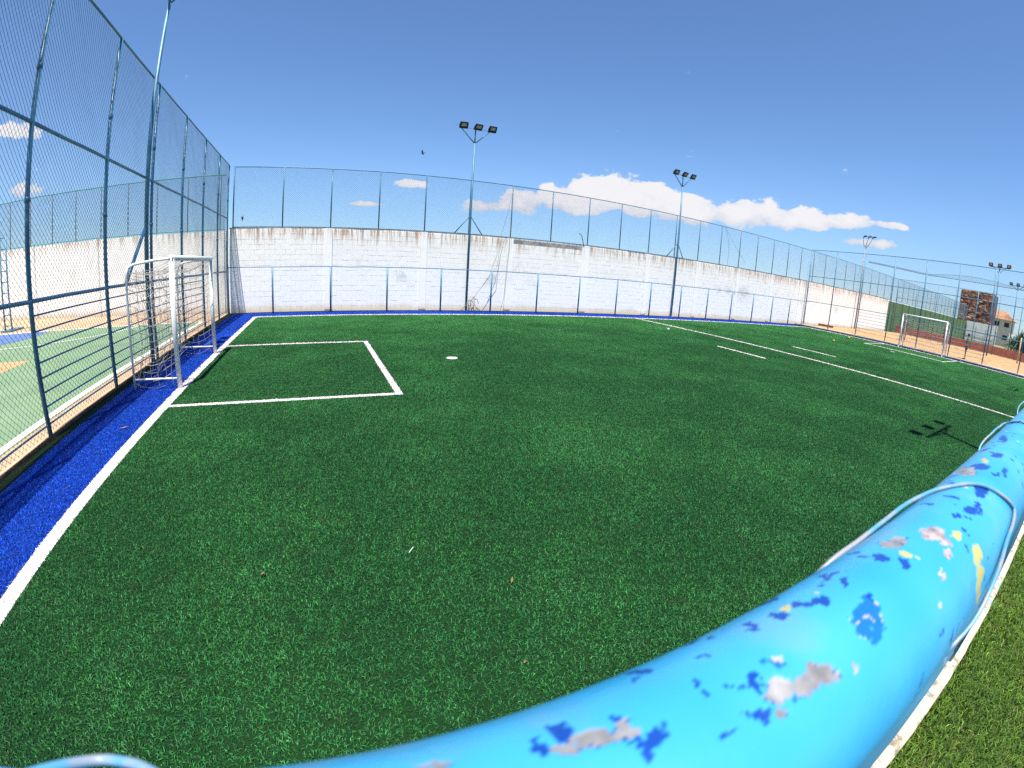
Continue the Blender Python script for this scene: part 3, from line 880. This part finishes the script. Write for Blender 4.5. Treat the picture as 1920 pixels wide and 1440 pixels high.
    L(join.outputs[0], go.inputs[0])
    md = o.modifiers.new('scatter', 'NODES'); md.node_group = tr
    return o
def tile(nb, length, width, lay, seed):
    g = np.random.default_rng(seed)
    x = g.uniform(-TS / 2, TS / 2, nb); y = g.uniform(-TS / 2, TS / 2, nb)
    return blades(x, y, length, width, lay, seed + 1)
NB = 620
BL, BWD, LAY = .026, .0038, .92
vg = [tile(NB, BL, BWD, LAY, 100 + i) for i in range(4)]
vb = [tile(NB, BL * .95, BWD, LAY, 200 + i) for i in range(3)]
gp, bp, eg, eb, ew = [], [], [], [], []
gx = np.arange(-3.25, 31.76, TS) + TS / 2
gy = np.arange(0.0, 18.3, TS) + TS / 2
sx, sy = np.meshgrid(np.linspace(-.5, .5, 11) * TS, np.linspace(-.5, .5, 11) * TS)
for x in gx:
    for y in gy:
        z = zone(x + sx.ravel(), y + sy.ravel())
        if z.min() == z.max():
            if z[0] == 1:
                gp.append((x, y, random.randrange(4), random.randrange(4)))
            elif z[0] == 2:
                bp.append((x, y, random.randrange(3), random.randrange(4)))
            continue
        d = math.hypot(x, y)
        nb, wf = (NB, 1.0) if d < 9 else ((360, 1.7) if d < 19 else (190, 3.2))
        px = x + rng.uniform(-.5, .5, nb) * TS; py = y + rng.uniform(-.5, .5, nb) * TS
        zz = zone(px + rng.normal(0, .006, nb), py + rng.normal(0, .006, nb))
        for k, lst in ((1, eg), (2, eb), (3, ew)):
            mk = zz == k
            if mk.any():
                lst.append(blades(px[mk], py[mk], BL * ((.85 if d < 7 else 1.15) if k == 3 else 1), BWD * wf, LAY, int(rng.integers(1e9))))
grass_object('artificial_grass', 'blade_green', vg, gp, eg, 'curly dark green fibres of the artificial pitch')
grass_object('blue_artificial_grass', 'blade_blue', vb, bp, eb, 'bright blue turf fibres of the border strip round the pitch')
grass_object('white_artificial_grass', 'blade_white', [], [], ew, 'white turf fibres of the pitch lines')
# real lawn grass on the near side
vl = [tile(520, .055, .0042, .75, 300 + i) for i in range(4)]
lp = [(x, y, random.randrange(4), random.randrange(4)) for x in np.arange(-1.5, 11, TS) for y in np.arange(-3.2, -.16, TS)]
xe = rng.uniform(-1, 11, 9000)
ye = -0.04 - np.abs(rng.normal(0, .05, 9000))
el_ = [blades(xe, ye, .06, .0042, .7, 77, -.01)]
grass_object('lawn_grass', 'blade_lawn', vl, lp, el_, 'olive green lawn grass on the near side of the railing')

# ------------------------------------------------------------------ goals
def make_goal(label, loc, rz):
    g = thing('football_goal', label, 'goal', loc, rz, 'white football goals')
    W2, H, D = 1.408, 2.0, .74          # half width, height, depth; opening faces +X locally
    for s in (-1, 1):
        MB().tube([(0, s * W2, 0), (0, s * W2, H)], .042, 12).build('post', 'goal_white', g, True)
        pts = [(0, s * W2, H - .01), (-.25, s * W2, H - .02), (-.62, s * W2, H - .07), (-.70, s * W2, H - .11), (-.74, s * W2, H - .22), (-.75, s * W2, H - .5), (-.745, s * W2, 1.2), (-.76, s * W2, .02)]
        MB().tube(pts, .021, 8).build('side_frame', 'goal_white', g, True)
        MB().tube([(0, s * W2, .16), (-.75, s * W2, .17)], .016, 8).build('base_bar', 'goal_white', g, True)
    MB().tube([(0, -W2 - .04, H), (0, W2 + .04, H)], .042, 12).build('crossbar', 'goal_white', g, True)
    # slack torn net: back, roof and both sides
    nm = MB()
    gr = random.Random(int(loc[0] * 10) + 3)
    def strand(fn, n, keep):
        run = []
        for k in range(n + 1):
            if gr.random() > keep and len(run) > 1:
                nm.tube(run, .0046, 3, False); run = []
            run.append(fn(k / n))
        if len(run) > 1:
            nm.tube(run, .0046, 3, False)
    def sag(q, y, z):
        return q + .07 * noise.noise((y * 1.7, z * 2.1, loc[0])) + .03 * noise.noise((y * 6, z * 6, 4))
    for k in range(21):
        y = -W2 + 2 * W2 * k / 20
        strand(lambda s, y=y: (sag(-.70 + .13 * math.sin(s * 3), y, s), y + .05 * noise.noise((y * 4, s * 5, 2)), 1.78 - .10 * abs(math.sin(y * 2.2)) - 1.75 * s * (.86 + .14 * abs(math.sin(y * 3)))), 18, .93)
        strand(lambda s, y=y: (-.72 * s, y + .05 * noise.noise((y * 5, s * 5, 8)), H - .04 - .16 * s - .13 * math.sin(s * 3.1) * abs(math.sin(y * 2))), 6, .86)
    for k in range(15):
        z = 1.74 - 1.7 * k / 14
        strand(lambda s, z=z: (sag(-.70 + .13 * math.sin((1.78 - z) * 1.7), -W2 + 2 * W2 * s, z), -W2 + 2 * W2 * s, z - .10 * abs(math.sin(s * 6)) + .04 * noise.noise((s * 9, z * 3, 1))), 22, .93)
        for sd in (-1, 1):
            strand(lambda s, z=z, sd=sd: (-.05 - .68 * s, sd * W2 + .04 * noise.noise((s * 4, z * 4, sd)), z + .13 - .12 * math.sin(s * 3.1) - .06 * s), 7, .80)
    for k in range(6):
        for sd in (-1, 1):
            strand(lambda s, k=k, sd=sd: (-.1 - .12 * k + .03 * noise.noise((s * 5, k, 3)), sd * W2 + .05 * noise.noise((s * 4, k, sd)), 1.85 - 1.8 * s), 16, .85)
    kind(nm.build('net', 'net_white', g), 'stuff')
    return g
make_goal('white metal goal with torn net near the left fence', (XG - .03, 8.79, 0), 0)
make_goal('small distant white goal before the sand court fence', (XR + .03, 8.79, 0), math.pi)

# ------------------------------------------------------------------ floodlight poles
def lamp_head(parent, loc, rz, tilt, sc=1.0):
    mb = MB()
    M = Matrix.Rotation(rz, 3, 'Z') @ Matrix.Rotation(tilt, 3, 'X')
    def bx(mb, c, s):
        t0 = MB().box(c, s)
        mb.add([M @ Vector(q) * sc for q in t0.v], t0.f)
    bx(mb, (0, 0, 0), (.34, .05, .27))
    for k in range(7):
        bx(mb, (-.13 + k * .043, .045, 0), (.012, .045, .22))
    bx(mb, (0, .03, -.15), (.30, .02, .03)); bx(mb, (-.18, .02, -.06), (.012, .04, .2)); bx(mb, (.18, .02, -.06), (.012, .04, .2))
    hd = mb.build('lamp_head', 'lamp_black', parent, loc=loc)
    gl = MB(); bx(gl, (0, -.027, .015), (.215, .008, .135))
    gl.build('lens', 'lamp_glass', hd)
    return hd
def flood_pole(label, x, y, rz, braces=True, group='floodlight poles', r=.05):
    g = thing('floodlight_pole', label, 'floodlight', (x, y, 0), rz, group)    # lamps look to local -Y
    MB().tube([(0, 0, 0), (0, 0, 4.0), (.004, 0, 7.15)], [r, r * .95, r * .8], 12).build('pole', 'pipe_paint', g, True)
    MB().tube([(0, 0, 7.1), (0, 0, 7.74)], .03, 8).build('arm', 'pipe_paint', g, True)
    for s in (-1, 1):
        MB().tube([(0, 0, 7.13), (s * .63, 0, 7.74)], .024, 8).build('arm', 'pipe_paint', g, True)
    for s, k, tl in ((-.60, -.10, 1.02), (.05, .10, 1.12), (.68, .02, .98)):
        lamp_head(g, (s + .06, -.07, 7.86), k, tl - .42)
    MB().tube([(-.9, -.02, 7.85), (-.7, 0, 7.84), (-.45, .03, 7.76), (-.2, .02, 7.79), (0, .02, 7.74), (.25, .02, 7.8), (.5, .02, 7.76), (.62, 0, 7.8)], .008, 5).build('cable', 'cable_dark', g, True)
    if braces:
        for s in (-1, 1):
            MB().tube([(0, .02, 4.05), (s * .62, .16, 3.27)], .022, 7).build('brace', 'pipe_paint', g, True)
    MB().box((0, 0, .012), (.2, .2, .02)).build('base_plate', 'pipe_paint', g)
    return g
flood_pole('blue triple floodlight pole above the tangled vines, left of the halfway line', 6.19, 18.48, 0)
flood_pole('blue triple floodlight pole right of the cloud centre, past the halfway line', 17.97, 18.48, 0)
lp_ = flood_pole('thick blue floodlight pole behind the near goal, its top out of the picture', -3.36, 9.36, math.pi / 2, False, r=.045)
MB().tube([(-.03, .02, 2.6), (-.75, .05, 1.84), (-.98, .06, 1.60)], .033, 8).build('brace', 'pipe_paint', lp_, True)
# street lamp style pole beyond the fence
sp = thing('lamp_pole', 'grey pole with three curved street lamp heads behind the far fence', 'street lamp', (41.0, 18.25, 0))
MB().tube([(0, 0, 0), (0, 0, 7.2)], [.07, .05], 10).build('pole', 'wire_grey', sp, True)
for a in (-.22, .2, .58):
    e = lambda q, z: (.41 * q, -.91 * q, z)
    MB().tube([(0, 0, 7.0), e(a * .55, 7.45), e(a * .85, 7.75), e(a * 1.0 + .02, 7.98)], .03, 7).build('arm', 'wire_grey', sp, True)
    MB().tube([e(a, 7.95), e(a + .08, 8.12), e(a + .24, 8.18), e(a + .38, 8.15)], [.03, .07, .085, .03], 8).build('lamp_head', 'lamp_black', sp, True)
def bar_pole(label, x, y, h, rz=0.0, out=.05, tl=.45):
    g = thing('floodlight_pole', label, 'floodlight', (x, y, 0), rz, 'floodlight poles')
    MB().tube([(0, 0, 0), (0, 0, h)], [.07, .05], 10).build('pole', 'pipe_paint', g, True)
    MB().box((0, 0, h + .03), (.06, 1.75, .06)).build('crossbar', 'lamp_black', g)
    for s in (-1, 1):
        MB().tube([(0, 0, h - .45), (0, s * .55, h)], .022, 6).build('brace', 'pipe_paint', g, True)
    for s in (-.8, 0, .8):
        lamp_head(g, (-out, s, h + .2 - (.14 if tl > 1 else 0)), -math.pi / 2, tl, .78 if tl > 1 else 1.05)
    return g
bar_pole('tall pole with three lamps on a level bar, right of the stone cladding top', 46.0, 7.35, 7.3)
bar_pole('near touchline pole with level lamp bar, its shadow beside the halfway line end', 8.57, -.08, 7.3, -math.pi / 2, .24, 1.15)
bar_pole('near touchline pole with level lamp bar, its small shadow at the right edge', 21.1, -.08, 7.3, -math.pi / 2, .24, 1.15)
bar_pole('farthest pole with level lamp bar, at the right edge of the picture', 60.0, 7.30, 7.3)

# ------------------------------------------------------------------ beyond the far fence
gw = thing('painted_wall', 'dull green painted wall continuing past the white wall at right', 'wall', (49.52, WY, 0))
for k in range(17):
    MB().box((1.15 + 2.3 * k, .12, 1.55), (2.28, .2, 3.12)).build('panel', 'wall_green', gw)
    MB().box((2.3 * k + .02, .0, 1.56), (.10, .12, 3.14)).build('pier', 'wall_green', gw)
ew_ = thing('end_wall', 'white wall closing the ground under the stone clad block', 'wall', (88.2, 13.1, 0))
for k in range(4):
    MB().box((0, .66 + 1.32 * k, 1.6), (.2, 1.30, 3.2)).build('panel', 'cloth_white', ew_)
for z in (.9, 1.5, 2.1):
    MB().tube([(-.25, 0, z), (-.25, 5.3, z)], .02, 6).build('bar', 'wire_grey', ew_)
for k in range(4):
    MB().tube([(-.25, .1 + 1.7 * k, 0), (-.25, .1 + 1.7 * k, 2.4)], .04, 6).build('post', 'pipe_paint', ew_)
rw = thing('low_wall', 'low terracotta red wall at the end of the sand court', 'wall', (53.0, 7, 0))
for k in range(11):
    MB().box((0, -10 + 2.0 * k + 1, .38 + .01 * (k % 2)), (.2, 1.985, .80)).build('panel', 'wall_red', rw)
# fence at the end of the sand court
sf = thing('chain_link_fence', 'blue mesh fence at the far end of the sand court', 'fence', (51.0, 9, 0))
for y in (18.3, 16.2, 14.0, 12.1, 9.9, 7.7, 5.5, 3.3, 1.1):
    obj('post', pm4, sf, (0, y - 9, 0))
for z in (5.52, 3.62, 1.75):
    MB().tube([(0, -8.2, z), (0, 0, z - .03), (0, 9.3, z)], .022, 6).build('rail', 'pipe_paint', sf, True)
mb = MB(); chain(mb, (.03, -8.2, .1), (0, 1, 0), (0, 0, 1), 17.5, 5.4, .2, .0026, .01, 2.0, 12)
kind(mb.build('wire_mesh', 'wire_coat', sf), 'stuff')
# gathered net slung across the sand court
sn = thing('slung_net', 'dark net gathered on a sagging cable high over the sand court', 'net', (42.3, 11, 0))
def cab(s, dz=0.0):
    y = 18.3 - 20.0 * s
    return (0.0, y - 11, 6.05 - .50 * min(1, s / .27) - .06 * math.sin(max(0, s - .27) * 4) + dz + (.28 * math.sin((s - .3) / .35 * math.pi) if dz and .3 < s < .65 else 0))
MB().tube([cab(i / 40) for i in range(41)], .022, 6).build('cable', 'cable_dark', sn, True)
nm = MB()
for i in range(120):
    s = i / 120
    a, b2 = cab(s), cab(s + .012, .10)
    nm.tube([a, b2], .006, 3, False); nm.tube([cab(s + .012), cab(s, .10)], .006, 3, False)
nm.tube([cab(i / 40, .10) for i in range(41)], .012, 4, False)
kind(nm.build('netting', 'wire_coat', sn), 'stuff')

# stone clad block
sb = thing('stone_building', 'tall block clad in brown rough stone slabs rising behind the end wall', 'building', (92.0, 0, 0))
MB().box((2.0, 17.9, 4.1), (3.9, 6.0, 8.2)).build('core', 'stone_3', sb)
MB().box((-.05, 20.98, 5.6), (.3, .12, 5.4)).build('trim', 'cloth_white', sb)
MB().box((-.05, 17.9, 2.95), (.3, 6.1, .12)).build('trim', 'cloth_white', sb)
gr = random.Random(5)
z = 3.05
ns = 0
while z < 8.15 and ns < 280:
    h = gr.uniform(.22, .42)
    y = 14.92
    while y < 20.85:
        w = gr.uniform(.45, 1.5)
        w = min(w, 20.9 - y)
        if w > .15:
            mb = MB(); d = gr.uniform(.10, .34)
            a0 = [(-d, y + .02, z + .01), (-d * .8, y + w - .02, z + .01 + gr.uniform(0, .05)), (-d * .9, y + w - .03, z + h - .03), (-d, y + .04, z + h - .01)]
            a1 = [(.06, q[1] + gr.uniform(-.01, .01), q[2]) for q in a0]
            cxx = (-d - gr.uniform(.02, .08), y + w * gr.uniform(.35, .65), z + h * .55)
            mb.add(a0 + a1 + [cxx], [(0, 8, 1), (1, 8, 2), (2, 8, 3), (3, 8, 0), (0, 1, 5, 4), (1, 2, 6, 5), (2, 3, 7, 6), (3, 0, 4, 7)])
            mb.build('stone', 'stone_%d' % gr.choice([0, 0, 1, 1, 2, 2, 3, 4, 5]), sb); ns += 1
        y += w
    z += h

# tiled house
hs = thing('house', 'pale two storey house with a clay tile hip roof, far right', 'house', (112, 0, 0))
MB().box((3, 17.2, 2.6), (6, 6.6, 5.2)).build('walls', 'plaster_cream', hs)
rm = MB()
rm.add([(-.7, 13.2, 5.15), (6.7, 13.2, 5.15), (6.7, 21.2, 5.15), (-.7, 21.2, 5.15), (3, 15.8, 6.9), (3, 18.6, 6.9)], [(0, 1, 4), (1, 2, 5, 4), (2, 3, 5), (3, 0, 4, 5), (3, 2, 1, 0)])
ro = rm.build('roof', 'roof_tile', hs)
for k in range(26):
    y = 13.3 + k * .31
    top = 15.8 if y < 15.8 else (y if y < 18.6 else 18.6)
    MB().tube([(-.68, y, 5.2), (2.9, top, 6.93)], .07, 5).build('tile_row', 'roof_tile', ro)
for y, z in ((14.8, 4.2), (16.9, 4.2), (14.8, 1.7)):
    w_ = MB().box((-.02, y, z), (.08, 1.0, .9)).build('window', 'glass_dark', hs)
    MB().box((-.06, y, z - .5), (.14, 1.2, .08)).build('sill', 'cloth_white', w_)

# spiky plants at the right edge
def spiky(label, x, y, h, n, seed):
    g = thing('spiky_plant', label, 'plant', (x, y, 0), 0, 'spiky plants by the house')
    q = random.Random(seed)
    MB().tube([(0, 0, 0), (.05, .05, h * .45)], [.16, .10], 7).build('stem', 'trunk', g)
    mb = MB()
    for k in range(n):
        a = q.uniform(0, 2 * math.pi); e = q.uniform(-.3, 1.45); L = h * q.uniform(.4, .62); z0 = h * q.uniform(.18, .46)
        d = Vector((math.cos(a) * math.cos(e), math.sin(a) * math.cos(e), math.sin(e)))
        s = Vector((-math.sin(a), math.cos(a), 0)) * .055 * h / 2
        b0 = Vector((.03, .03, z0)); m0 = b0 + d * L * .55; t0 = b0 + d * L + Vector((0, 0, -.22 * L * math.cos(e)))
        mb.add([b0 - s * .5, b0 + s * .5, m0 + s, m0 - s, t0, m0 + Vector((0, 0, -.04))], [(0, 1, 2, 5), (0, 5, 3), (3, 5, 4), (5, 2, 4)])
    mb.build('leaves', 'plant_green', g)
for i, (x, y, h) in enumerate([(64, 6.4, 3.6), (66, 5.3, 3.9), (62, 4.4, 3.1), (70, 7.4, 2.8), (76, 8.8, 2.6), (63, 5.6, 2.2)]):
    spiky(['tall dark spiky plant right of the house, at the fence', 'tallest dark spiky plant at the right picture edge', 'spiky plant lowest at the right picture edge', 'mid height spiky plant below the house window', 'spiky plant nearest the white end wall', 'short spiky plant in front of the tall ones'][i], x, y, h, 120, 40 + i)
wp = tag(MB().tube([(0, 0, 0), (.01, .01, 2.1)], [.07, .06], 9).build('wooden_post', 'wood_pale', smooth=True, loc=(45.9, 4.6, 0)), 'pale round post standing alone in the sand, far right', 'post')
wp2 = tag(MB().box((0, 0, .1), (.16, 1.3, .16), .3).build('timber_beam', 'edge_brown', loc=(35.0, 18.1, .02)), 'dark timber lying on the sand at the foot of the white wall', 'timber')

# ------------------------------------------------------------------ things along the wall
cb = thing('hanging_cables', 'loose thin cables hanging down the white wall beside the first floodlight', 'cable', (7.4, 18.28, 0))
for pts in ([(.65, .1, 5.5), (.45, .08, 4.4), (.2, .05, 3.4), (.05, 0, 2.0), (-.2, 0, 1.65), (-.9, -.03, .67), (-1.05, -.05, .3)],
            [(.66, .1, 5.5), (.62, .08, 4.2), (.6, .06, 3.3), (.5, 0, 2.0), (.43, 0, .56), (.3, -.02, .05)],
            [(.2, .05, 3.3), (0, 0, 2.4), (-.35, 0, 1.4), (-1.0, -.03, .55), (-1.15, -.05, .2)]):
    MB().tube(pts, .0075, 5).build('cable', 'dry_vine', cb, True)
vn = thing('dry_vines', 'tangle of dry curling vines at the floodlight foot against the wall', 'plant', (6.25, 18.22, 0))
for a in ([(-.38, 0, 0), (-.3, 0, .12), (-.2, 0, .23), (-.1, .02, .27)], [(-.14, 0, .05), (-.15, 0, .3), (-.08, 0, .46), (.06, 0, .47), (.2, 0, .35), (.28, 0, .2), (.42, 0, .05)],
          [(.1, 0, .02), (.2, 0, .28), (.22, .02, .5), (.36, .02, .52), (.40, 0, .33)], [(-.05, 0, .02), (-.03, 0, .22), (.06, .01, .30), (.18, 0, .25), (.22, 0, .02)],
          [(-.02, .03, .02), (.05, .03, .14), (.16, .03, .16), (.25, .02, .03)], [(0, 0, .1), (-.06, 0, .35), (.02, 0, .6)], [(.3, 0, .03), (.33, .03, .18), (.46, .02, .10), (.5, 0, 0)], [(.12, .02, .02), (.02, 0, .4), (.15, 0, .62), (.3, .02, .5)]):
    MB().tube(a, .013, 6).build('vine', 'dry_vine', vn, True)
tag(MB().tube([(11.92, 18.55, 3.2), (11.78, 18.55, 3.66), (11.70, 18.55, 3.76), (11.60, 18.54, 3.80)], .018, 7).build('bent_rod', 'cable_dark', smooth=True), 'short bent rod sticking up from the wall top behind the mesh', 'rod')
dw = thing('dangling_line', 'thin cord dangling from the top rail of the wall fence, right part', 'cord', (21.75, 18.5, 0))
MB().tube([(.05, 0, 5.55), (.35, 0, 5.0), (.5, -.02, 4.5), (.55, -.02, 3.9), (.5, -.03, 3.3)], .007, 5).build('strand', 'cable_dark', dw, True)
MB().tube([(.05, 0, 5.55), (.7, 0, 4.9), (1.4, -.02, 4.3), (2.3, -.03, 3.6)], .005, 5).build('strand', 'cable_dark', dw, True)
# ------------------------------------------------------------------ small litter on the pitch
def leaf(name, label, cat, mat, x, y, L, W, rz, grp=None):
    mb = MB()
    mb.add([(-L / 2, 0, .012), (0, -W / 2, .020), (L / 2, 0, .026), (0, W / 2, .022), (0, 0, .014)], [(0, 1, 4), (1, 2, 4), (2, 3, 4), (3, 0, 4)])
    mb.v += [(a, b2, c2 - .002) for a, b2, c2 in mb.v]
    mb.f += [(6 - 0, 5, 9), (7, 6, 9), (8, 7, 9), (5, 8, 9)]
    o = mb.build(name, mat, loc=(x, y, .012)); o.rotation_euler = (0, 0, rz)
    return tag(o, label, cat, grp)
leaf('dry_leaf', 'small tan dry leaf on the green turf in the near middle', 'leaf', 'leaf_dry', 1.03, 2.04, .055, .016, 1.0, 'dry leaves on the pitch')
leaf('dry_leaf', 'small brown dry leaf on the turf at lower left', 'leaf', 'leaf_dry', -.47, 2.49, .035, .02, .3, 'dry leaves on the pitch')
leaf('dry_leaf', 'dry leaf lying on the blue border strip at left', 'leaf', 'leaf_dry', -2.48, 5.51, .12, .03, .2, 'dry leaves on the pitch')
leaf('dry_leaf', 'brown leaf far out on the turf beyond the penalty spot', 'leaf', 'leaf_dry', 7.38, 12.53, .16, .06, .2, 'dry leaves on the pitch')
leaf('dry_leaf', 'tiny orange leaf near the bottom edge of the turf', 'leaf', 'leaf_dry', .82, 1.41, .016, .014, .2, 'dry leaves on the pitch')
tag(MB().tube([(0, 0, .028), (.04, .05, .032)], .0022, 6).build('white_stick', 'white_chip', loc=(.49, 2.52, 0)), 'thin white stick lying on the turf left of centre', 'stick')
def sphere(name, r, mat, loc, nu=14, nv_=10):
    mb = MB(); vs = [(0, 0, -r)]; fs = []
    for i in range(1, nv_):
        for j in range(nu):
            a, b2 = math.pi * i / nv_ - math.pi / 2, 2 * math.pi * j / nu
            vs.append((r * math.cos(a) * math.cos(b2), r * math.cos(a) * math.sin(b2), r * math.sin(a)))
    vs.append((0, 0, r)); L = len(vs) - 1
    for j in range(nu):
        fs.append((0, 1 + (j + 1) % nu, 1 + j)); fs.append((L, L - nu + j, L - nu + (j + 1) % nu))
    for i in range(nv_ - 2):
        for j in range(nu):
            fs.append((1 + i * nu + j, 1 + i * nu + (j + 1) % nu, 1 + (i + 1) * nu + (j + 1) % nu, 1 + (i + 1) * nu + j))
    mb.add(vs, fs)
    return mb.build(name, mat, smooth=True, loc=loc)
tag(sphere('ball', .075, 'ball_yellow', (27.1, 12.31, .085)), 'small yellow ball on the turf near the far penalty line', 'ball', 'small balls on the pitch')
tag(sphere('ball', .06, 'ball_yellow', (22.72, 11.12, .07)), 'smaller yellow ball on the turf between halfway line and far goal', 'ball', 'small balls on the pitch')
tag(sphere('ball', .045, 'white_chip', (12.63, 13.04, .06)), 'tiny white ball on the turf just left of the halfway line', 'ball', 'small balls on the pitch')

# ------------------------------------------------------------------ birds
def bird(label, loc, rz, ry, rx, span):
    g = thing('bird', label, 'bird', loc, rz, 'birds in the sky')
    g.rotation_euler = (rx, ry, rz)
    s = span
    MB().tube([(.30 * s, 0, 0), (.25 * s, 0, .012 * s), (.17 * s, 0, .0), (.05 * s, 0, -.01 * s), (-.10 * s, 0, 0), (-.19 * s, 0, .01 * s)], [.008 * s, .035 * s, .03 * s, .065 * s, .05 * s, .012 * s], 9).build('body', 'bird_dark', g, True)
    for d in (-1, 1):
        mb = MB()
        top = [(.12, 0, .02), (.16, .16, .09), (.12, .34, .13), (.02, .5, .10), (-.04, .36, .11), (-.06, .18, .07), (-.06, 0, .02)]
        v1 = [(a * s, d * b2 * s, c2 * s) for a, b2, c2 in top]; v2 = [(a, b2, c2 - .008 * s) for a, b2, c2 in v1]
        mb.add(v1 + v2, [tuple(range(7)), tuple(range(13, 6, -1))] + [(i, 7 + i, 7 + (i + 1) % 7, (i + 1) % 7) for i in range(7)])
        mb.build('wing', 'bird_dark', g)
    mb = MB(); mb.add([(-.15 * s, -.02 * s, .01 * s), (-.15 * s, .02 * s, .01 * s), (-.33 * s, .06 * s, .0), (-.33 * s, -.06 * s, 0), (-.2 * s, 0, .022 * s)], [(0, 1, 4), (1, 2, 4), (2, 3, 4), (3, 0, 4), (3, 2, 1, 0)])
    mb.build('tail', 'bird_dark', g)
bird('small dark bird gliding left of the first floodlight lamps', (8.7, 40, 11.79), math.pi - .35, .15, .45, .72)
bird('dark bird seen edge on through the corner fence mesh', (-3.88, 25, 4.18), .12, -1.42, 0.0, .58)

# ------------------------------------------------------------------ people
def skin_mesh(name, chains, mat, parent, sub=2):
    verts, edges, rad = [], [], []
    idx = {}
    for ch in chains:
        prev = None
        for (key, p, r) in ch:
            if key not in idx:
                idx[key] = len(verts); verts.append(p); rad.append(r)
            if prev is not None:
                edges.append((idx[prev], idx[key]))
            prev = key
    me = bpy.data.meshes.new(name)
    me.from_pydata(verts, edges, [])
    me.materials.append(MATS[mat])
    o = obj(name, me, parent)
    md = o.modifiers.new('skin', 'SKIN')
    md.use_smooth_shade = True
    for i, sv in enumerate(me.skin_vertices[0].data):
        sv.radius = (rad[i], rad[i]) if not isinstance(rad[i], tuple) else rad[i]
        sv.use_root = (i == 0)
    sb_ = o.modifiers.new('sub', 'SUBSURF'); sb_.levels = sub; sb_.render_levels = sub
    return o
def person(label, loc, rz, J, shirt, shorts, k=1.0):
    """J: joint overrides. Figure faces local +X, 1.70 m tall before k."""
    g = thing('person', label, 'person', loc, rz, 'people on the sand court')
    g.scale = (k, k, k)
    P = dict(pel=(0, 0, .92), bel=(0, 0, 1.06), che=(0, 0, 1.26), nek=(.0, 0, 1.43), hed=(.015, 0, 1.50), top=(.01, 0, 1.63),
             sl=(0, .17, 1.37), el_=(-.02, .23, 1.12), wl=(.03, .25, .88), hl=(.05, .25, .79), sr=(0, -.17, 1.37), er=(-.02, -.23, 1.12), wr=(.03, -.25, .88), hr=(.05, -.25, .79),
             hpl=(0, .09, .90), kl=(.02, .10, .49), al=(0, .10, .08), tl=(.13, .11, .03), hpr=(0, -.09, .90), kr=(.02, -.10, .49), ar=(0, -.10, .08), tr=(.13, -.11, .03))
    P.update(J)
    q = lambda n, r: (n, P[n], r)
    body = skin_mesh('body', [[q('pel', (.12, .14)), q('bel', .115), q('che', (.12, .145)), q('nek', .052), q('hed', .075), q('top', .085)],
                              [q('che', (.12, .145)), q('sl', .055), q('el_', .042), q('wl', .028), q('hl', .034)], [q('che', (.12, .145)), q('sr', .055), q('er', .042), q('wr', .028), q('hr', .034)],
                              [q('pel', (.12, .14)), q('hpl', .085), q('kl', .056), q('al', .036), q('tl', .034)], [q('pel', (.12, .14)), q('hpr', .085), q('kr', .056), q('ar', .036), q('tr', .034)]], 'skin', g)
    mid = lambda a, b2, s: tuple(P[a][i] + (P[b2][i] - P[a][i]) * s for i in range(3))
    skin_mesh('shirt', [[('a', mid('pel', 'bel', -.1), (.14, .165)), ('b', P['bel'], .14), ('c', P['che'], (.145, .17)), ('d', mid('che', 'nek', .75), .075)],
                        [('c', P['che'], (.145, .17)), ('e', P['sl'], .074), ('f', mid('sl', 'el_', .75), .064)], [('c', P['che'], (.145, .17)), ('h', P['sr'], .074), ('i', mid('sr', 'er', .75), .064)]], shirt, g)
    skin_mesh('shorts', [[('a', mid('pel', 'bel', .1), (.135, .155)), ('b', P['pel'], (.14, .16)), ('l', P['hpl'], .108), ('m', mid('hpl', 'kl', .75), .088)], [('b', P['pel'], (.14, .16)), ('r', P['hpr'], .108), ('s', mid('hpr', 'kr', .75), .088)]], shorts, g)
    tp = P['top']
    h = sphere('hair', .095, 'hair', (tp[0] - .022, tp[1], tp[2] + .022)); h.parent = g; h.scale = (1.0, .86, .92)
    for s in ('l', 'r'):
        a, t1 = P['a' + s], P['t' + s]
        MB().tube([(a[0] - .06, a[1], max(.035, a[2] - .05)), (a[0] + .02, a[1], max(.045, a[2] - .04)), t1, (t1[0] + .05, t1[1], t1[2])], [.035, .048, .042, .02], 8).build('shoe', 'shoe', g, True)
    f = P['hed']                     # nose and ears
    MB().tube([(tp[0] + .07, tp[1], tp[2] - .03), (tp[0] + .098, tp[1], tp[2] - .065), (tp[0] + .075, tp[1], tp[2] - .075)], [.010, .016, .010], 6).build('nose', 'skin', g, True)
    return g
person('person in a green shirt and dark shorts standing by the far fence', (33.0, 6.60, .03), R(100), dict(wl=(.08, .28, .9), hl=(.1, .26, .82)), 'cloth_green', 'cloth_black', .92)
person('person in dark clothes striding on the sand, seen through the far goal', (38.9, 12.9, .03), R(-150),
       dict(kl=(.22, .10, .52), al=(-.02, .10, .16), tl=(.09, .11, .08), kr=(-.05, -.10, .50), ar=(-.30, -.10, .14), tr=(-.20, -.11, .05), el_=(.18, .24, 1.18), wl=(.34, .2, 1.3), hl=(.40, .18, 1.34), er=(-.22, -.22, 1.16), wr=(-.2, -.26, .95), hr=(-.18, -.26, .87)), 'cloth_navy', 'cloth_black', 1.02)
person('person in dark clothes on the sand beside the right post of the far goal', (47.5, 11.7, .03), R(170), dict(kl=(.12, .10, .50), al=(.02, .1, .08), wl=(.2, .2, 1.0), hl=(.25, .18, 1.02)), 'cloth_navy', 'cloth_black', 1.0)
